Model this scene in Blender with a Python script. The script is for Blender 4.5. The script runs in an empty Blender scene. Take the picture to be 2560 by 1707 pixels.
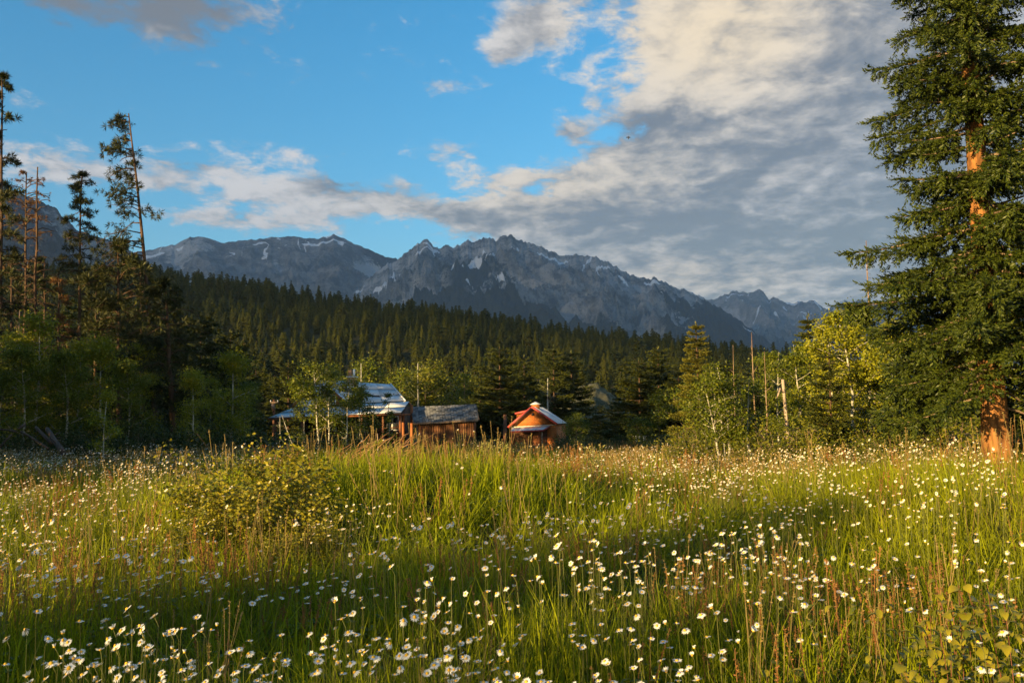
import bpy, math, random
import numpy as np
from mathutils import Vector, Matrix, Euler

random.seed(7)
RNG = np.random.default_rng(11)
sc = bpy.context.scene
COL = sc.collection
D2R = math.radians

# ------------------------------------------------------------------ camera
FPX = 2217.0                      # focal length in pixels of the 2560 px wide photograph
PITCH = math.atan(197.0 / FPX)
ROLL = D2R(-0.9)
CZ = 1.6
cam = bpy.data.cameras.new('camera')
cam_o = bpy.data.objects.new('camera', cam)
COL.objects.link(cam_o)
sc.camera = cam_o
cam.sensor_width = 36.0
cam.lens = FPX / 2560 * 36
cam.clip_start = 0.05
cam.clip_end = 40000
CM = Matrix.Rotation(math.pi / 2 + PITCH, 3, 'X') @ Matrix.Rotation(ROLL, 3, 'Z')
cam_o.matrix_world = Matrix.Translation((0, 0, CZ)) @ CM.to_4x4()
CMN = np.array(CM)


def ray(px, py):
    v = np.array([(px - 1280) / FPX, (853.5 - py) / FPX, -1.0])
    return CMN @ v


def at(px, py, d):
    r = ray(px, py)
    t = d / r[1]
    return np.array([r[0] * t, d, CZ + r[2] * t])


def azel(px, py):
    r = ray(px, py)
    r = r / np.linalg.norm(r)
    return math.atan2(r[0], r[1]), math.asin(r[2])


# ------------------------------------------------------------------ light
SUN_AZ = D2R(44)                  # the sun stands behind the camera, to the left
SUN_EL = D2R(8.0)
SKY_STR = 0.066
EXPO = 1.3
sun = bpy.data.lights.new('sun', 'SUN')
sun.energy = 5.0
sun.angle = D2R(0.55)
sun.color = (1.0, 0.71, 0.31)
sun_o = bpy.data.objects.new('sun', sun)
COL.objects.link(sun_o)
SDIR = Vector((math.sin(SUN_AZ) * math.cos(SUN_EL), math.cos(SUN_AZ) * math.cos(SUN_EL), -math.sin(SUN_EL)))
sun_o.rotation_euler = SDIR.to_track_quat('-Z', 'Y').to_euler()
sun_o.location = (-60, -90, 60)

vs = sc.view_settings
vs.view_transform = 'Standard'
vs.look = 'None'
vs.exposure = EXPO
vs.gamma = 1.0
vs.use_curve_mapping = False
cy = sc.cycles
cy.use_denoising = True
cy.denoiser = 'OPENIMAGEDENOISE'
cy.max_bounces = 4
cy.diffuse_bounces = 2
cy.glossy_bounces = 2
cy.transmission_bounces = 3
cy.transparent_max_bounces = 6
cy.volume_bounces = 0
cy.caustics_reflective = False
cy.caustics_refractive = False
cy.sample_clamp_indirect = 6
cy.use_adaptive_sampling = True
cy.adaptive_threshold = 0.015


# ------------------------------------------------------------------ node helpers
class NT:
    def __init__(s, tree):
        s.t = tree
        s.n = tree.nodes
        s.l = tree.links

    def node(s, kind, **kw):
        n = s.n.new(kind)
        for k, v in kw.items():
            setattr(n, k, v)
        return n

    def put(s, sock, v):
        if v is None:
            return
        if isinstance(v, bpy.types.NodeSocket):
            s.l.new(v, sock)
        elif isinstance(v, (tuple, list)):
            if len(v) == 3 and sock.type == 'RGBA':
                v = (*v, 1)
            sock.default_value = v
        else:
            sock.default_value = v

    def m(s, op, a, b=None, c=None, clamp=False):
        n = s.node('ShaderNodeMath', operation=op, use_clamp=clamp)
        for i, v in enumerate((a, b, c)):
            s.put(n.inputs[i], v)
        return n.outputs[0]

    def vm(s, op, a, b=None):
        n = s.node('ShaderNodeVectorMath', operation=op)
        s.put(n.inputs[0], a)
        if b is not None:
            s.put(n.inputs[3] if op == 'SCALE' else n.inputs[1], b)
        return n.outputs[0]

    def mix(s, f, a, b, blend='MIX'):
        n = s.node('ShaderNodeMix', data_type='RGBA', blend_type=blend)
        n.clamp_factor = True
        s.put(n.inputs[0], f)
        s.put(n.inputs[6], a)
        s.put(n.inputs[7], b)
        return n.outputs[2]

    def noise(s, vec, scale, detail=4, rough=0.55, dist=0.0, w=None):
        n = s.node('ShaderNodeTexNoise')
        if w is not None:
            n.noise_dimensions = '4D'
            s.put(n.inputs['W'], w)
        s.put(n.inputs['Vector'], vec)
        n.inputs['Scale'].default_value = scale
        n.inputs['Detail'].default_value = detail
        n.inputs['Roughness'].default_value = rough
        n.inputs['Distortion'].default_value = dist
        return n.outputs[0]

    def ramp(s, f, lo, hi, a=0.0, b=1.0, smooth=True):
        n = s.node('ShaderNodeMapRange')
        n.interpolation_type = 'SMOOTHSTEP' if smooth else 'LINEAR'
        s.put(n.inputs[0], f)
        n.inputs[1].default_value = lo
        n.inputs[2].default_value = hi
        n.inputs[3].default_value = a
        n.inputs[4].default_value = b
        return n.outputs[0]


# ------------------------------------------------------------------ world: clear sky with broken evening cloud
world = bpy.data.worlds.new('World')
sc.world = world
world.use_nodes = True
W = NT(world.node_tree)
bg = W.n['Background']
bg.inputs[1].default_value = SKY_STR
sky = W.node('ShaderNodeTexSky', sky_type='NISHITA', sun_disc=False)
sky.sun_elevation = SUN_EL
sky.sun_rotation = D2R(180) + SUN_AZ
sky.air_density = 1.0
sky.dust_density = 0.35
sky.ozone_density = 2.2
hs = W.node('ShaderNodeHueSaturation')
hs.inputs['Saturation'].default_value = 1.36
hs.inputs['Hue'].default_value = 0.495
hs.inputs['Value'].default_value = 2.0
W.l.new(sky.outputs[0], hs.inputs['Color'])
tc = W.node('ShaderNodeTexCoord')
gen = tc.outputs['Generated']
sep = W.node('ShaderNodeSeparateXYZ')
W.l.new(gen, sep.inputs[0])
AZ = W.m('ARCTAN2', sep.outputs[0], sep.outputs[1])
EL = W.m('ARCSINE', sep.outputs[2])
# cloud layer coordinates: the view ray met with a flat layer, so clouds flatten towards the horizon
den = W.m('ADD', W.m('MAXIMUM', sep.outputs[2], 0.0), 0.16)
cmb = W.node('ShaderNodeCombineXYZ')
W.put(cmb.inputs[0], W.m('DIVIDE', sep.outputs[0], den))
W.put(cmb.inputs[1], W.m('MULTIPLY', W.m('DIVIDE', sep.outputs[1], den), 0.85))
W.put(cmb.inputs[2], W.m('MULTIPLY', EL, 1.6))
CV = cmb.outputs[0]


cmb2 = W.node('ShaderNodeCombineXYZ')
W.put(cmb2.inputs[0], AZ)
W.put(cmb2.inputs[1], EL)
AE = cmb2.outputs[0]
world.cycles.sampling_method = 'MANUAL'
world.cycles.sample_map_resolution = 512


def blobs(lst):
    tot = 0.0
    for (px, py, rx, ry, amp) in lst:
        a, e = azel(px, py)
        n = W.node('ShaderNodeVectorMath', operation='MULTIPLY_ADD')
        W.put(n.inputs[0], AE)
        n.inputs[1].default_value = (FPX / rx, FPX / ry, 0)
        n.inputs[2].default_value = (-a * FPX / rx, -e * FPX / ry, 0)
        dt = W.node('ShaderNodeVectorMath', operation='DOT_PRODUCT')
        W.put(dt.inputs[0], n.outputs[0])
        W.put(dt.inputs[1], n.outputs[0])
        tot = W.m('MULTIPLY_ADD', W.m('POWER', 0.4066, dt.outputs['Value']), amp, tot)
    return tot


cover = blobs([
    (2330, 260, 560, 400, 1.05), (1930, 50, 330, 180, 0.80), (2450, 600, 900, 330, 0.95), (1840, 560, 420, 150, 0.75),
    (1560, 640, 330, 70, 0.55), (1440, 560, 330, 55, 0.42), (1720, 420, 180, 90, 0.42),
    (1340, 60, 95, 75, 0.62), (1255, 125, 45, 38, 0.40), 
    (440, 5, 190, 85, 0.52), (120, 0, 120, 65, 0.46),
    (230, 385, 300, 66, 0.28), (560, 450, 250, 56, 0.28), (850, 490, 220, 34, 0.30), (1000, 525, 190, 28, 0.28),
    (1100, 385, 95, 42, 0.42), (1280, 455, 190, 40, 0.36), (1180, 535, 170, 34, 0.33),
    (1085, 225, 75, 26, 0.36), (560, 550, 250, 22, 0.36), (90, 250, 140, 28, 0.30), (1430, 322, 45, 26, 0.32),
    (60, 430, 120, 60, 0.3), (700, 380, 160, 26, 0.25),
])
n_big = W.noise(CV, 1.3, 4, 0.58, 0.3)
n_mid = W.noise(CV, 8.5, 7, 0.66, 0.3)
n_hi = W.noise(CV, 24.0, 4, 0.65, 0.4)
n_all = W.m('ADD', W.m('MULTIPLY', n_big, 0.42), W.m('ADD', W.m('MULTIPLY', n_mid, 0.46), W.m('MULTIPLY', n_hi, 0.12)))
# away from the view the same broken cover goes on at random
rest = W.m('MULTIPLY', W.ramp(W.m('ABSOLUTE', AZ), 0.75, 1.3), W.ramp(W.noise(CV, 0.7, 2, 0.5), 0.42, 0.62, 0.0, 0.8))
dens_raw = W.m('ADD', W.m('ADD', cover, rest), W.m('MULTIPLY', W.m('SUBTRACT', n_all, 0.5), 2.7))
dens = W.ramp(dens_raw, 0.30, 0.62)
# shade: the same noise sampled a little towards the sun tells lit edges from shaded bellies
off = W.vm('ADD', CV, (-0.045, -0.03, 0.04))
n_big2 = W.noise(off, 1.3, 3, 0.58, 0.3)
n_mid2 = W.noise(off, 8.5, 4, 0.66, 0.3)
n_all2 = W.m('ADD', W.m('MULTIPLY', n_big2, 0.42), W.m('ADD', W.m('MULTIPLY', n_mid2, 0.46), 0.06))
grey = blobs([(2250, 480, 640, 270, 0.50), (1780, 110, 260, 140, -0.30), (560, 430, 400, 90, -0.18), (1200, 440, 250, 70, -0.25), (1850, 610, 420, 70, 0.3), (440, 10, 230, 120, 1.0), (120, 5, 150, 90, 0.9),
              (880, 462, 120, 30, 0.75), (490, 412, 70, 22, 0.6), (1140, 535, 60, 22, 0.5), (1600, 330, 130, 50, 0.45),
              (1420, 545, 260, 45, 0.5), (2250, 60, 200, 200, 0.3), (1700, 700, 300, 40, -0.25)])
lit = W.m('ADD', W.m('MULTIPLY', W.m('SUBTRACT', n_all, n_all2), 3.6), 0.62)
lit = W.m('SUBTRACT', lit, grey)
lit = W.m('ADD', lit, W.m('MULTIPLY', W.m('SUBTRACT', W.noise(CV, 3.0, 3, 0.6), 0.5), 0.9))
lit = W.ramp(lit, -0.15, 1.08)
warm = blobs([(1800, 60, 400, 230, 1.0), (1400, 480, 420, 110, 0.55), (1750, 690, 330, 80, 0.5)])
k = 1.0 / SKY_STR / (2 ** EXPO)
sh_c = W.mix(W.ramp(EL, 0.0, 0.4), tuple(c * k for c in (0.32, 0.35, 0.39)), tuple(c * k for c in (0.24, 0.25, 0.275)))
lit_c = W.mix(warm, tuple(c * k for c in (0.88, 0.85, 0.84)), tuple(c * k for c in (1.18, 0.95, 0.64)))
cloud_c = W.mix(lit, sh_c, lit_c)
thin = W.m('MULTIPLY', dens, 0.94)
col = W.mix(thin, hs.outputs[0], cloud_c)
W.l.new(col, bg.inputs[0])


# ------------------------------------------------------------------ numpy noise
_perm = np.random.default_rng(3).permutation(4096)
_grad = np.random.default_rng(5).uniform(0, 2 * math.pi, 4096)


def perlin(x, y, seed=0):
    x = np.asarray(x, float)
    y = np.asarray(y, float)
    xi = np.floor(x).astype(int)
    yi = np.floor(y).astype(int)
    xf, yf = x - xi, y - yi
    u = xf * xf * xf * (xf * (xf * 6 - 15) + 10)
    v = yf * yf * yf * (yf * (yf * 6 - 15) + 10)

    def g(ix, iy, dx, dy):
        a = _grad[_perm[(_perm[(ix + seed * 131) & 4095] + iy) & 4095]]
        return np.cos(a) * dx + np.sin(a) * dy
    a = g(xi, yi, xf, yf) * (1 - u) + g(xi + 1, yi, xf - 1, yf) * u
    b = g(xi, yi + 1, xf, yf - 1) * (1 - u) + g(xi + 1, yi + 1, xf - 1, yf - 1) * u
    return (a * (1 - v) + b * v) * 1.5


def fbm(x, y, o=4, seed=0, gain=0.5):
    t, a = 0, 1.0
    for i in range(o):
        t = t + a * perlin(np.asarray(x) * 2 ** i, np.asarray(y) * 2 ** i, seed + i)
        a *= gain
    return t


def ridged(x, y, o=5, seed=0, gain=0.5):
    t, a, s = 0, 1.0, 0
    for i in range(o):
        t = t + a * (1 - np.abs(perlin(np.asarray(x) * 2 ** i, np.asarray(y) * 2 ** i, seed + i)) * 1.6)
        s += a
        a *= gain
    return t / s


def sstep(a, b, x):
    t = np.clip((np.asarray(x, float) - a) / (b - a), 0, 1)
    return t * t * (3 - 2 * t)


# ------------------------------------------------------------------ ground shape
_hp = np.array([-600, 0, 200, 400, 550, 700, 900, 1100, 1300, 1500, 1700, 1900, 2050, 2250, 2600, 3200])
_hy = np.array([690, 695, 702, 712, 735, 764, 788, 808, 834, 860, 880, 905, 925, 965, 1020, 1045])
HILL_D = 500.0
_hu = np.array([(at(p, q, 1.0)[0]) for p, q in zip(_hp, _hy)])
_hz = np.array([at(p, q, HILL_D)[2] for p, q in zip(_hp, _hy)])


def ground(x, y):
    x = np.asarray(x, float)
    y = np.asarray(y, float)
    z = -0.011 * np.clip(x, -60, 60) + 0.07 * fbm(x * 0.23, y * 0.23, 3, 2)
    # low mound across the middle of the meadow
    ex = np.where(x < -2.2, (x + 2.2) / 4.0, (x + 2.2) / 5.2)
    ey = np.where(y < 15.5, (y - 15.5) / 5.6, (y - 15.5) / 4.5)
    r = np.sqrt(ex ** 2 + ey ** 2)
    z = z + 0.62 * (1 - sstep(0.15, 1.15, r)) * (1 + 0.12 * fbm(x * 0.5, y * 0.5, 2, 9))
    # bank under the big spruce
    z = z + 0.30 * sstep(3.5, 7.5, x) * (1 - sstep(14, 26, y)) * sstep(2, 6, y)
    # drop behind the meadow to the houses
    z = z - 1.15 * sstep(30, 58, y + 0.25 * x) * (1 - sstep(200, 260, y))
    # low grassy bank between meadow and cabin
    z = z + 0.75 * np.exp(-((y - 53) / 4.0) ** 2) * sstep(-0.04, 0.0, x / np.maximum(y, 1.0)) * (1 - sstep(0.18, 0.24, x / np.maximum(y, 1.0)))
    # wooded hill
    yy = np.maximum(y, 1.0)
    hz = np.interp(x / yy, _hu, _hz)
    s = np.clip((y - 140) / (HILL_D - 140), 0, 1)
    h = (hz - 1.0) * (0.55 * s + 0.45 * sstep(0, 1, s))
    h = h * (1 - 0.9 * sstep(HILL_D, HILL_D + 700, y))
    h = h + s * (1 - sstep(HILL_D - 120, HILL_D, y)) * 5.0 * fbm(x * 0.012, y * 0.012, 3, 4)
    return z + h


def G(x, y):
    return float(ground(np.array([x]), np.array([y]))[0])


# ------------------------------------------------------------------ objects
def tag(o, label=None, cat=None, group=None, kind=None):
    if label:
        o['label'] = label
    if cat:
        o['category'] = cat
    if group:
        o['group'] = group
    if kind:
        o['kind'] = kind
    return o


def thing(name, label, cat, loc=(0, 0, 0), group=None, rz=0.0, s=1.0):
    o = bpy.data.objects.new(name, None)
    o.empty_display_size = 0.2
    COL.objects.link(o)
    o.location = tuple(float(c) for c in loc)
    o.rotation_euler = (0, 0, rz)
    o.scale = (s, s, s) if not isinstance(s, tuple) else s
    return tag(o, label, cat, group)


def mesh_np(name, v, f, mat=None, smooth=False):
    """v (N,3); f list of int arrays, each (M,k)"""
    me = bpy.data.meshes.new(name)
    v = np.ascontiguousarray(v, np.float32)
    f = [np.asarray(a, np.int32) for a in f if len(a)]
    me.vertices.add(len(v))
    me.vertices.foreach_set('co', v.ravel())
    idx = np.concatenate([a.ravel() for a in f])
    tot = np.concatenate([np.full(len(a), a.shape[1], np.int32) for a in f])
    st = np.concatenate([[0], np.cumsum(tot)[:-1]]).astype(np.int32)
    me.loops.add(len(idx))
    me.loops.foreach_set('vertex_index', idx)
    me.polygons.add(len(tot))
    me.polygons.foreach_set('loop_start', st)
    me.polygons.foreach_set('loop_total', tot)
    if smooth:
        me.polygons.foreach_set('use_smooth', np.ones(len(tot), bool))
    me.update(calc_edges=True)
    me.validate()
    if mat:
        me.materials.append(mat)
    return me


def link(name, me, parent=None, loc=None):
    o = bpy.data.objects.new(name, me)
    COL.objects.link(o)
    if parent:
        o.parent = parent
    if loc is not None:
        o.location = tuple(float(c) for c in loc)
    return o


class MB:
    def __init__(s):
        s.v, s.q, s.t, s.n = [], [], [], 0

    def add(s, v, q=None, t=None):
        v = np.asarray(v, float).reshape(-1, 3)
        if q is not None and len(q):
            s.q.append(np.asarray(q, int).reshape(-1, 4) + s.n)
        if t is not None and len(t):
            s.t.append(np.asarray(t, int).reshape(-1, 3) + s.n)
        s.v.append(v)
        s.n += len(v)
        return s

    def inst(s, pv, pf, M, loc):
        """copies of a small triangle proto, M (N,3,3), loc (N,3)"""
        N = len(loc)
        if N == 0:
            return s
        v = np.einsum('nij,kj->nki', M, pv) + loc[:, None, :]
        f = pf[None] + (np.arange(N) * len(pv))[:, None, None]
        return s.add(v.reshape(-1, 3), t=f.reshape(-1, 3)) if pf.shape[1] == 3 else s.add(v.reshape(-1, 3), q=f.reshape(-1, 4))

    def tube(s, pts, rad, n=6, cap=True):
        pts = np.asarray(pts, float)
        rad = np.broadcast_to(np.asarray(rad, float), (len(pts),))
        tn = np.gradient(pts, axis=0)
        tn /= np.linalg.norm(tn, axis=1)[:, None] + 1e-9
        ref = np.array([1.0, 0, 0]) if abs(tn[0][0]) < 0.8 else np.array([0, 1.0, 0])
        a = np.cross(tn, ref)
        a /= np.linalg.norm(a, axis=1)[:, None] + 1e-9
        b = np.cross(tn, a)
        th = np.arange(n) / n * 2 * math.pi
        v = pts[:, None] + rad[:, None, None] * (np.cos(th)[None, :, None] * a[:, None] + np.sin(th)[None, :, None] * b[:, None])
        i = np.arange(len(pts) - 1)[:, None] * n
        j = np.arange(n)[None]
        k2 = (j + 1) % n
        q = np.stack([i + j, i + k2, i + n + k2, i + n + j], -1).reshape(-1, 4)
        base = s.n
        s.add(v.reshape(-1, 3), q=q)
        if cap:
            e = (len(pts) - 1) * n
            s.t.append(np.array([[base + e, base + e + k, base + e + k + 1] for k in range(1, n - 1)]))
            s.t.append(np.array([[base, base + k + 1, base + k] for k in range(1, n - 1)]))
        return s

    def prism(s, bot, top):
        """closed prism between two polygons with equal point counts"""
        bot, top = np.asarray(bot, float), np.asarray(top, float)
        n = len(bot)
        base = s.n
        q = [[i, (i + 1) % n, n + (i + 1) % n, n + i] for i in range(n)]
        s.add(np.vstack([bot, top]), q=q)
        if n == 4:
            s.q.append(np.array([[base + 3, base + 2, base + 1, base], [base + 4, base + 5, base + 6, base + 7]]))
        else:
            s.t.append(np.array([[base, base + k + 1, base + k] for k in range(1, n - 1)]))
            s.t.append(np.array([[base + n, base + n + k, base + n + k + 1] for k in range(1, n - 1)]))
        return s

    def slab(s, poly, thick):
        poly = np.asarray(poly, float)
        nn = np.cross(poly[1] - poly[0], poly[-1] - poly[0])
        nn /= np.linalg.norm(nn)
        if nn[2] > 0:
            return s.prism(poly - nn * thick, poly)
        return s.prism(poly + nn * thick, poly)

    def beam(s, p, q, w, h, up=(0, 0, 1)):
        p, q, up = np.asarray(p, float), np.asarray(q, float), np.asarray(up, float)
        d = (q - p) / np.linalg.norm(q - p)
        if abs(np.dot(d, up)) > 0.95:
            up = np.array([0, 1.0, 0])
        sd = np.cross(d, up)
        sd /= np.linalg.norm(sd)
        u2 = np.cross(sd, d)
        c = [-sd * w / 2 - u2 * h / 2, sd * w / 2 - u2 * h / 2, sd * w / 2 + u2 * h / 2, -sd * w / 2 + u2 * h / 2]
        return s.prism([p + k for k in c], [q + k for k in c])

    def box(s, lo, hi):
        (x0, y0, z0), (x1, y1, z1) = lo, hi
        b = [(x0, y0), (x1, y0), (x1, y1), (x0, y1)]
        return s.prism([(x, y, z0) for x, y in b], [(x, y, z1) for x, y in b])

    def mesh(s, name, mat, smooth=False, off=None):
        v = np.vstack(s.v)
        if off is not None:
            v = v - np.asarray(off, float)
        f = []
        if s.q:
            f.append(np.vstack(s.q))
        if s.t:
            f.append(np.vstack(s.t))
        return mesh_np(name, v, f, mat, smooth)

    def build(s, name, mat, parent=None, smooth=False, off=None):
        return link(name, s.mesh(name, mat, smooth, off), parent)


def frames(D, roll=None, up=None):
    """(N,3,3) with columns X,Y,Z where Y = D and Z close to up (or rolled at random)"""
    D = D / (np.linalg.norm(D, axis=1)[:, None] + 1e-9)
    U = np.tile(np.array([0.0, 0, 1.0]), (len(D), 1)) if up is None else up
    X = np.cross(D, U)
    bad = np.linalg.norm(X, axis=1) < 1e-4
    X[bad] = (1, 0, 0)
    X /= np.linalg.norm(X, axis=1)[:, None]
    Z = np.cross(X, D)
    if roll is not None:
        c, s_ = np.cos(roll)[:, None], np.sin(roll)[:, None]
        X, Z = X * c + Z * s_, Z * c - X * s_
    return np.stack([X, D, Z], axis=2)


def copy_tree(src, loc, rz, label, group=None, s=1.0, rx=0.0, ry=0.0):
    r = src.copy()
    COL.objects.link(r)
    r.location = tuple(float(c) for c in loc)
    r.rotation_euler = (rx, ry, rz)
    r.scale = (s, s, s) if not isinstance(s, tuple) else s
    r['label'] = label
    if group:
        r['group'] = group
    elif 'group' in r.keys():
        del r['group']
    for ch in src.children:
        c = ch.copy()
        COL.objects.link(c)
        c.parent = r
        for g in ch.children:
            d = g.copy()
            COL.objects.link(d)
            d.parent = c
    return r


def instancer(name, pts, rot, scl, idx, protos, **tags):
    """points carrying rotation / scale / which proto, instanced by one geometry-nodes modifier"""
    me = bpy.data.meshes.new(name)
    pts = np.ascontiguousarray(pts, np.float32)
    me.vertices.add(len(pts))
    me.vertices.foreach_set('co', pts.ravel())
    for nm, ty, arr, key in (('rot', 'FLOAT_VECTOR', rot, 'vector'), ('scl', 'FLOAT_VECTOR', scl, 'vector'), ('idx', 'INT', idx, 'value')):
        a = me.attributes.new(nm, ty, 'POINT')
        a.data.foreach_set(key, np.ascontiguousarray(arr, np.int32 if ty == 'INT' else np.float32).ravel())
    o = link(name, me)
    tag(o, **tags)
    ng = bpy.data.node_groups.new(name + '_nodes', 'GeometryNodeTree')
    ng.interface.new_socket('Geometry', in_out='INPUT', socket_type='NodeSocketGeometry')
    ng.interface.new_socket('Geometry', in_out='OUTPUT', socket_type='NodeSocketGeometry')
    n, l = ng.nodes, ng.links
    gi, go = n.new('NodeGroupInput'), n.new('NodeGroupOutput')
    iop = n.new('GeometryNodeInstanceOnPoints')
    g2i = n.new('GeometryNodeGeometryToInstance')
    for p in reversed(protos):
        oi = n.new('GeometryNodeObjectInfo')
        oi.inputs['Object'].default_value = p
        l.new(oi.outputs['Geometry'], g2i.inputs[0])
    l.new(gi.outputs[0], iop.inputs['Points'])
    l.new(g2i.outputs[0], iop.inputs['Instance'])
    iop.inputs['Pick Instance'].default_value = True
    for nm, ty, sock in (('rot', 'FLOAT_VECTOR', 'Rotation'), ('scl', 'FLOAT_VECTOR', 'Scale'), ('idx', 'INT', 'Instance Index')):
        na = n.new('GeometryNodeInputNamedAttribute')
        na.data_type = ty
        na.inputs[0].default_value = nm
        if sock == 'Rotation':
            e = n.new('FunctionNodeEulerToRotation')
            l.new(na.outputs[0], e.inputs[0])
            l.new(e.outputs[0], iop.inputs[sock])
        else:
            l.new(na.outputs[0], iop.inputs[sock])
    l.new(iop.outputs[0], go.inputs[0])
    md = o.modifiers.new('instances', 'NODES')
    md.node_group = ng
    return o


# ------------------------------------------------------------------ materials
def mat(name):
    m = bpy.data.materials.new(name)
    m.use_nodes = True
    t = NT(m.node_tree)
    return m, t, t.n['Principled BSDF'], t.n['Material Output']


def leaf_mat(name, c1, c2, trans=0.35, rough=0.55, zone=None, per='island', spec=0.25, tip=None):
    """foliage: colour varies from leaf to leaf, some light passes through"""
    m, t, p, out = mat(name)
    if per == 'island':
        g = t.node('ShaderNodeNewGeometry')
        r = g.outputs['Random Per Island']
    else:
        oi = t.node('ShaderNodeObjectInfo')
        r = oi.outputs['Random']
    c = t.mix(r, c1, c2)
    if per != 'island':
        g = t.node('ShaderNodeNewGeometry')
        c = t.mix(t.m('MULTIPLY', g.outputs['Random Per Island'], 0.75), c, c2)
    if zone:
        g2 = t.node('ShaderNodeNewGeometry')
        z = t.ramp(t.noise(g2.outputs['Position'], zone[0], 3, 0.6), 0.38, 0.62)
        c = t.mix(t.m('MULTIPLY', z, zone[2]), c, zone[1])
    if tip:
        at_ = t.node('ShaderNodeAttribute', attribute_name='tip')
        c = t.mix(at_.outputs['Fac'], c, tip)
    t.put(p.inputs['Base Color'], c)
    p.inputs['Roughness'].default_value = rough
    p.inputs['Specular IOR Level'].default_value = spec
    tr = t.node('ShaderNodeBsdfTranslucent')
    t.put(tr.inputs[0], c)
    mx = t.node('ShaderNodeMixShader')
    mx.inputs[0].default_value = trans
    t.l.new(p.outputs[0], mx.inputs[1])
    t.l.new(tr.outputs[0], mx.inputs[2])
    t.l.new(mx.outputs[0], out.inputs[0])
    return m


def surf_mat(name, c1, c2, scale=6.0, stretch=(1, 1, 1), rough=0.8, metal=0.0, bump=0.0, coord='Object', per_obj=0.0, c3=None, spec=0.3):
    m, t, p, out = mat(name)
    tcn = t.node('ShaderNodeTexCoord')
    mp = t.node('ShaderNodeMapping')
    mp.inputs['Scale'].default_value = stretch
    t.l.new(tcn.outputs[coord], mp.inputs[0])
    n1 = t.noise(mp.outputs[0], scale, 6, 0.6)
    f = t.ramp(n1, 0.32, 0.68)
    c = t.mix(f, c1, c2)
    if c3:
        f3 = t.ramp(t.noise(mp.outputs[0], scale * 0.23, 4, 0.6), 0.5, 0.68)
        c = t.mix(f3, c, c3)
    if per_obj:
        oi = t.node('ShaderNodeObjectInfo')
        v = t.ramp(oi.outputs['Random'], 0, 1, 1 - per_obj, 1 + per_obj, smooth=False)
        hsv = t.node('ShaderNodeHueSaturation')
        t.put(hsv.inputs['Value'], v)
        t.put(hsv.inputs['Color'], c)
        c = hsv.outputs[0]
    t.put(p.inputs['Base Color'], c)
    p.inputs['Roughness'].default_value = rough
    p.inputs['Metallic'].default_value = metal
    p.inputs['Specular IOR Level'].default_value = spec
    if bump:
        b = t.node('ShaderNodeBump')
        b.inputs['Strength'].default_value = 1.0
        b.inputs['Distance'].default_value = bump
        t.put(b.inputs['Height'], n1)
        t.l.new(b.outputs[0], p.inputs['Normal'])
    return m


GRASS = leaf_mat('grass', (0.022, 0.052, 0.003), (0.310, 0.350, 0.006), 0.28, 0.5, zone=(0.30, (0.310, 0.285, 0.009), 0.30), per='object', spec=0.12)
GRASS_D = leaf_mat('grass_dry', (0.26, 0.17, 0.05), (0.33, 0.24, 0.09), 0.25, 0.7, per='object')
SORREL = leaf_mat('sorrel', (0.20, 0.075, 0.025), (0.30, 0.15, 0.045), 0.2, 0.7, per='object')
FORB = leaf_mat('forb_leaf', (0.075, 0.115, 0.012), (0.135, 0.155, 0.018), 0.3, 0.45, per='object')
PETAL = leaf_mat('daisy_petal', (0.78, 0.78, 0.74), (0.85, 0.84, 0.80), 0.28, 0.5, per='object')
DISC = surf_mat('daisy_disc', (0.72, 0.36, 0.02), (0.78, 0.48, 0.04), 300, bump=0.001)
STEM = leaf_mat('daisy_stem', (0.09, 0.11, 0.02), (0.14, 0.14, 0.03), 0.1, 0.5, per='object')
ASPEN = leaf_mat('aspen_leaf', (0.060, 0.095, 0.008), (0.175, 0.185, 0.013), 0.34, 0.40)
ASPEN_Y = leaf_mat('aspen_leaf_pale', (0.140, 0.170, 0.010), (0.32, 0.300, 0.016), 0.34, 0.40)
SHRUB = leaf_mat('shrub_leaf', (0.060, 0.085, 0.008), (0.200, 0.185, 0.013), 0.30, 0.42)
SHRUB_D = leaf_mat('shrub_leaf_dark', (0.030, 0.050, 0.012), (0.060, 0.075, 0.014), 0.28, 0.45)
BUSH = leaf_mat('bush_leaf', (0.110, 0.125, 0.010), (0.290, 0.240, 0.016), 0.25, 0.38)
BIGLEAF = leaf_mat('big_leaf', (0.100, 0.120, 0.010), (0.270, 0.225, 0.016), 0.22, 0.35, per='object')
NEEDLE = leaf_mat('spruce_needle', (0.040, 0.058, 0.011), (0.085, 0.090, 0.013), 0.12, 0.5, per='object')
NEEDLE2 = leaf_mat('conifer_needle', (0.018, 0.032, 0.006), (0.088, 0.090, 0.011), 0.12, 0.55)
PINE = leaf_mat('pine_needle', (0.022, 0.032, 0.010), (0.060, 0.060, 0.012), 0.10, 0.55)
PINE_R = leaf_mat('pine_needle_rust', (0.13, 0.055, 0.020), (0.19, 0.10, 0.030), 0.1, 0.6)
HILLM = leaf_mat('hill_needle', (0.005, 0.014, 0.004), (0.058, 0.060, 0.008), 0.10, 0.8, per='object', spec=0.05)
BARK_S = surf_mat('spruce_bark', (0.13, 0.055, 0.018), (0.34, 0.150, 0.045), 9, (1, 1, 0.28), 0.9, bump=0.03)
BARK_P = surf_mat('pine_bark', (0.050, 0.030, 0.020), (0.120, 0.068, 0.040), 6, (1, 1, 0.3), 0.9, bump=0.02)
BARK_A = surf_mat('aspen_bark', (0.30, 0.27, 0.22), (0.52, 0.49, 0.42), 5, (1, 1, 0.6), 0.8, c3=(0.10, 0.08, 0.06))
BARK_L = surf_mat('limb_bark', (0.16, 0.11, 0.075), (0.30, 0.21, 0.14), 8, (1, 1, 0.4), 0.9)
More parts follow.
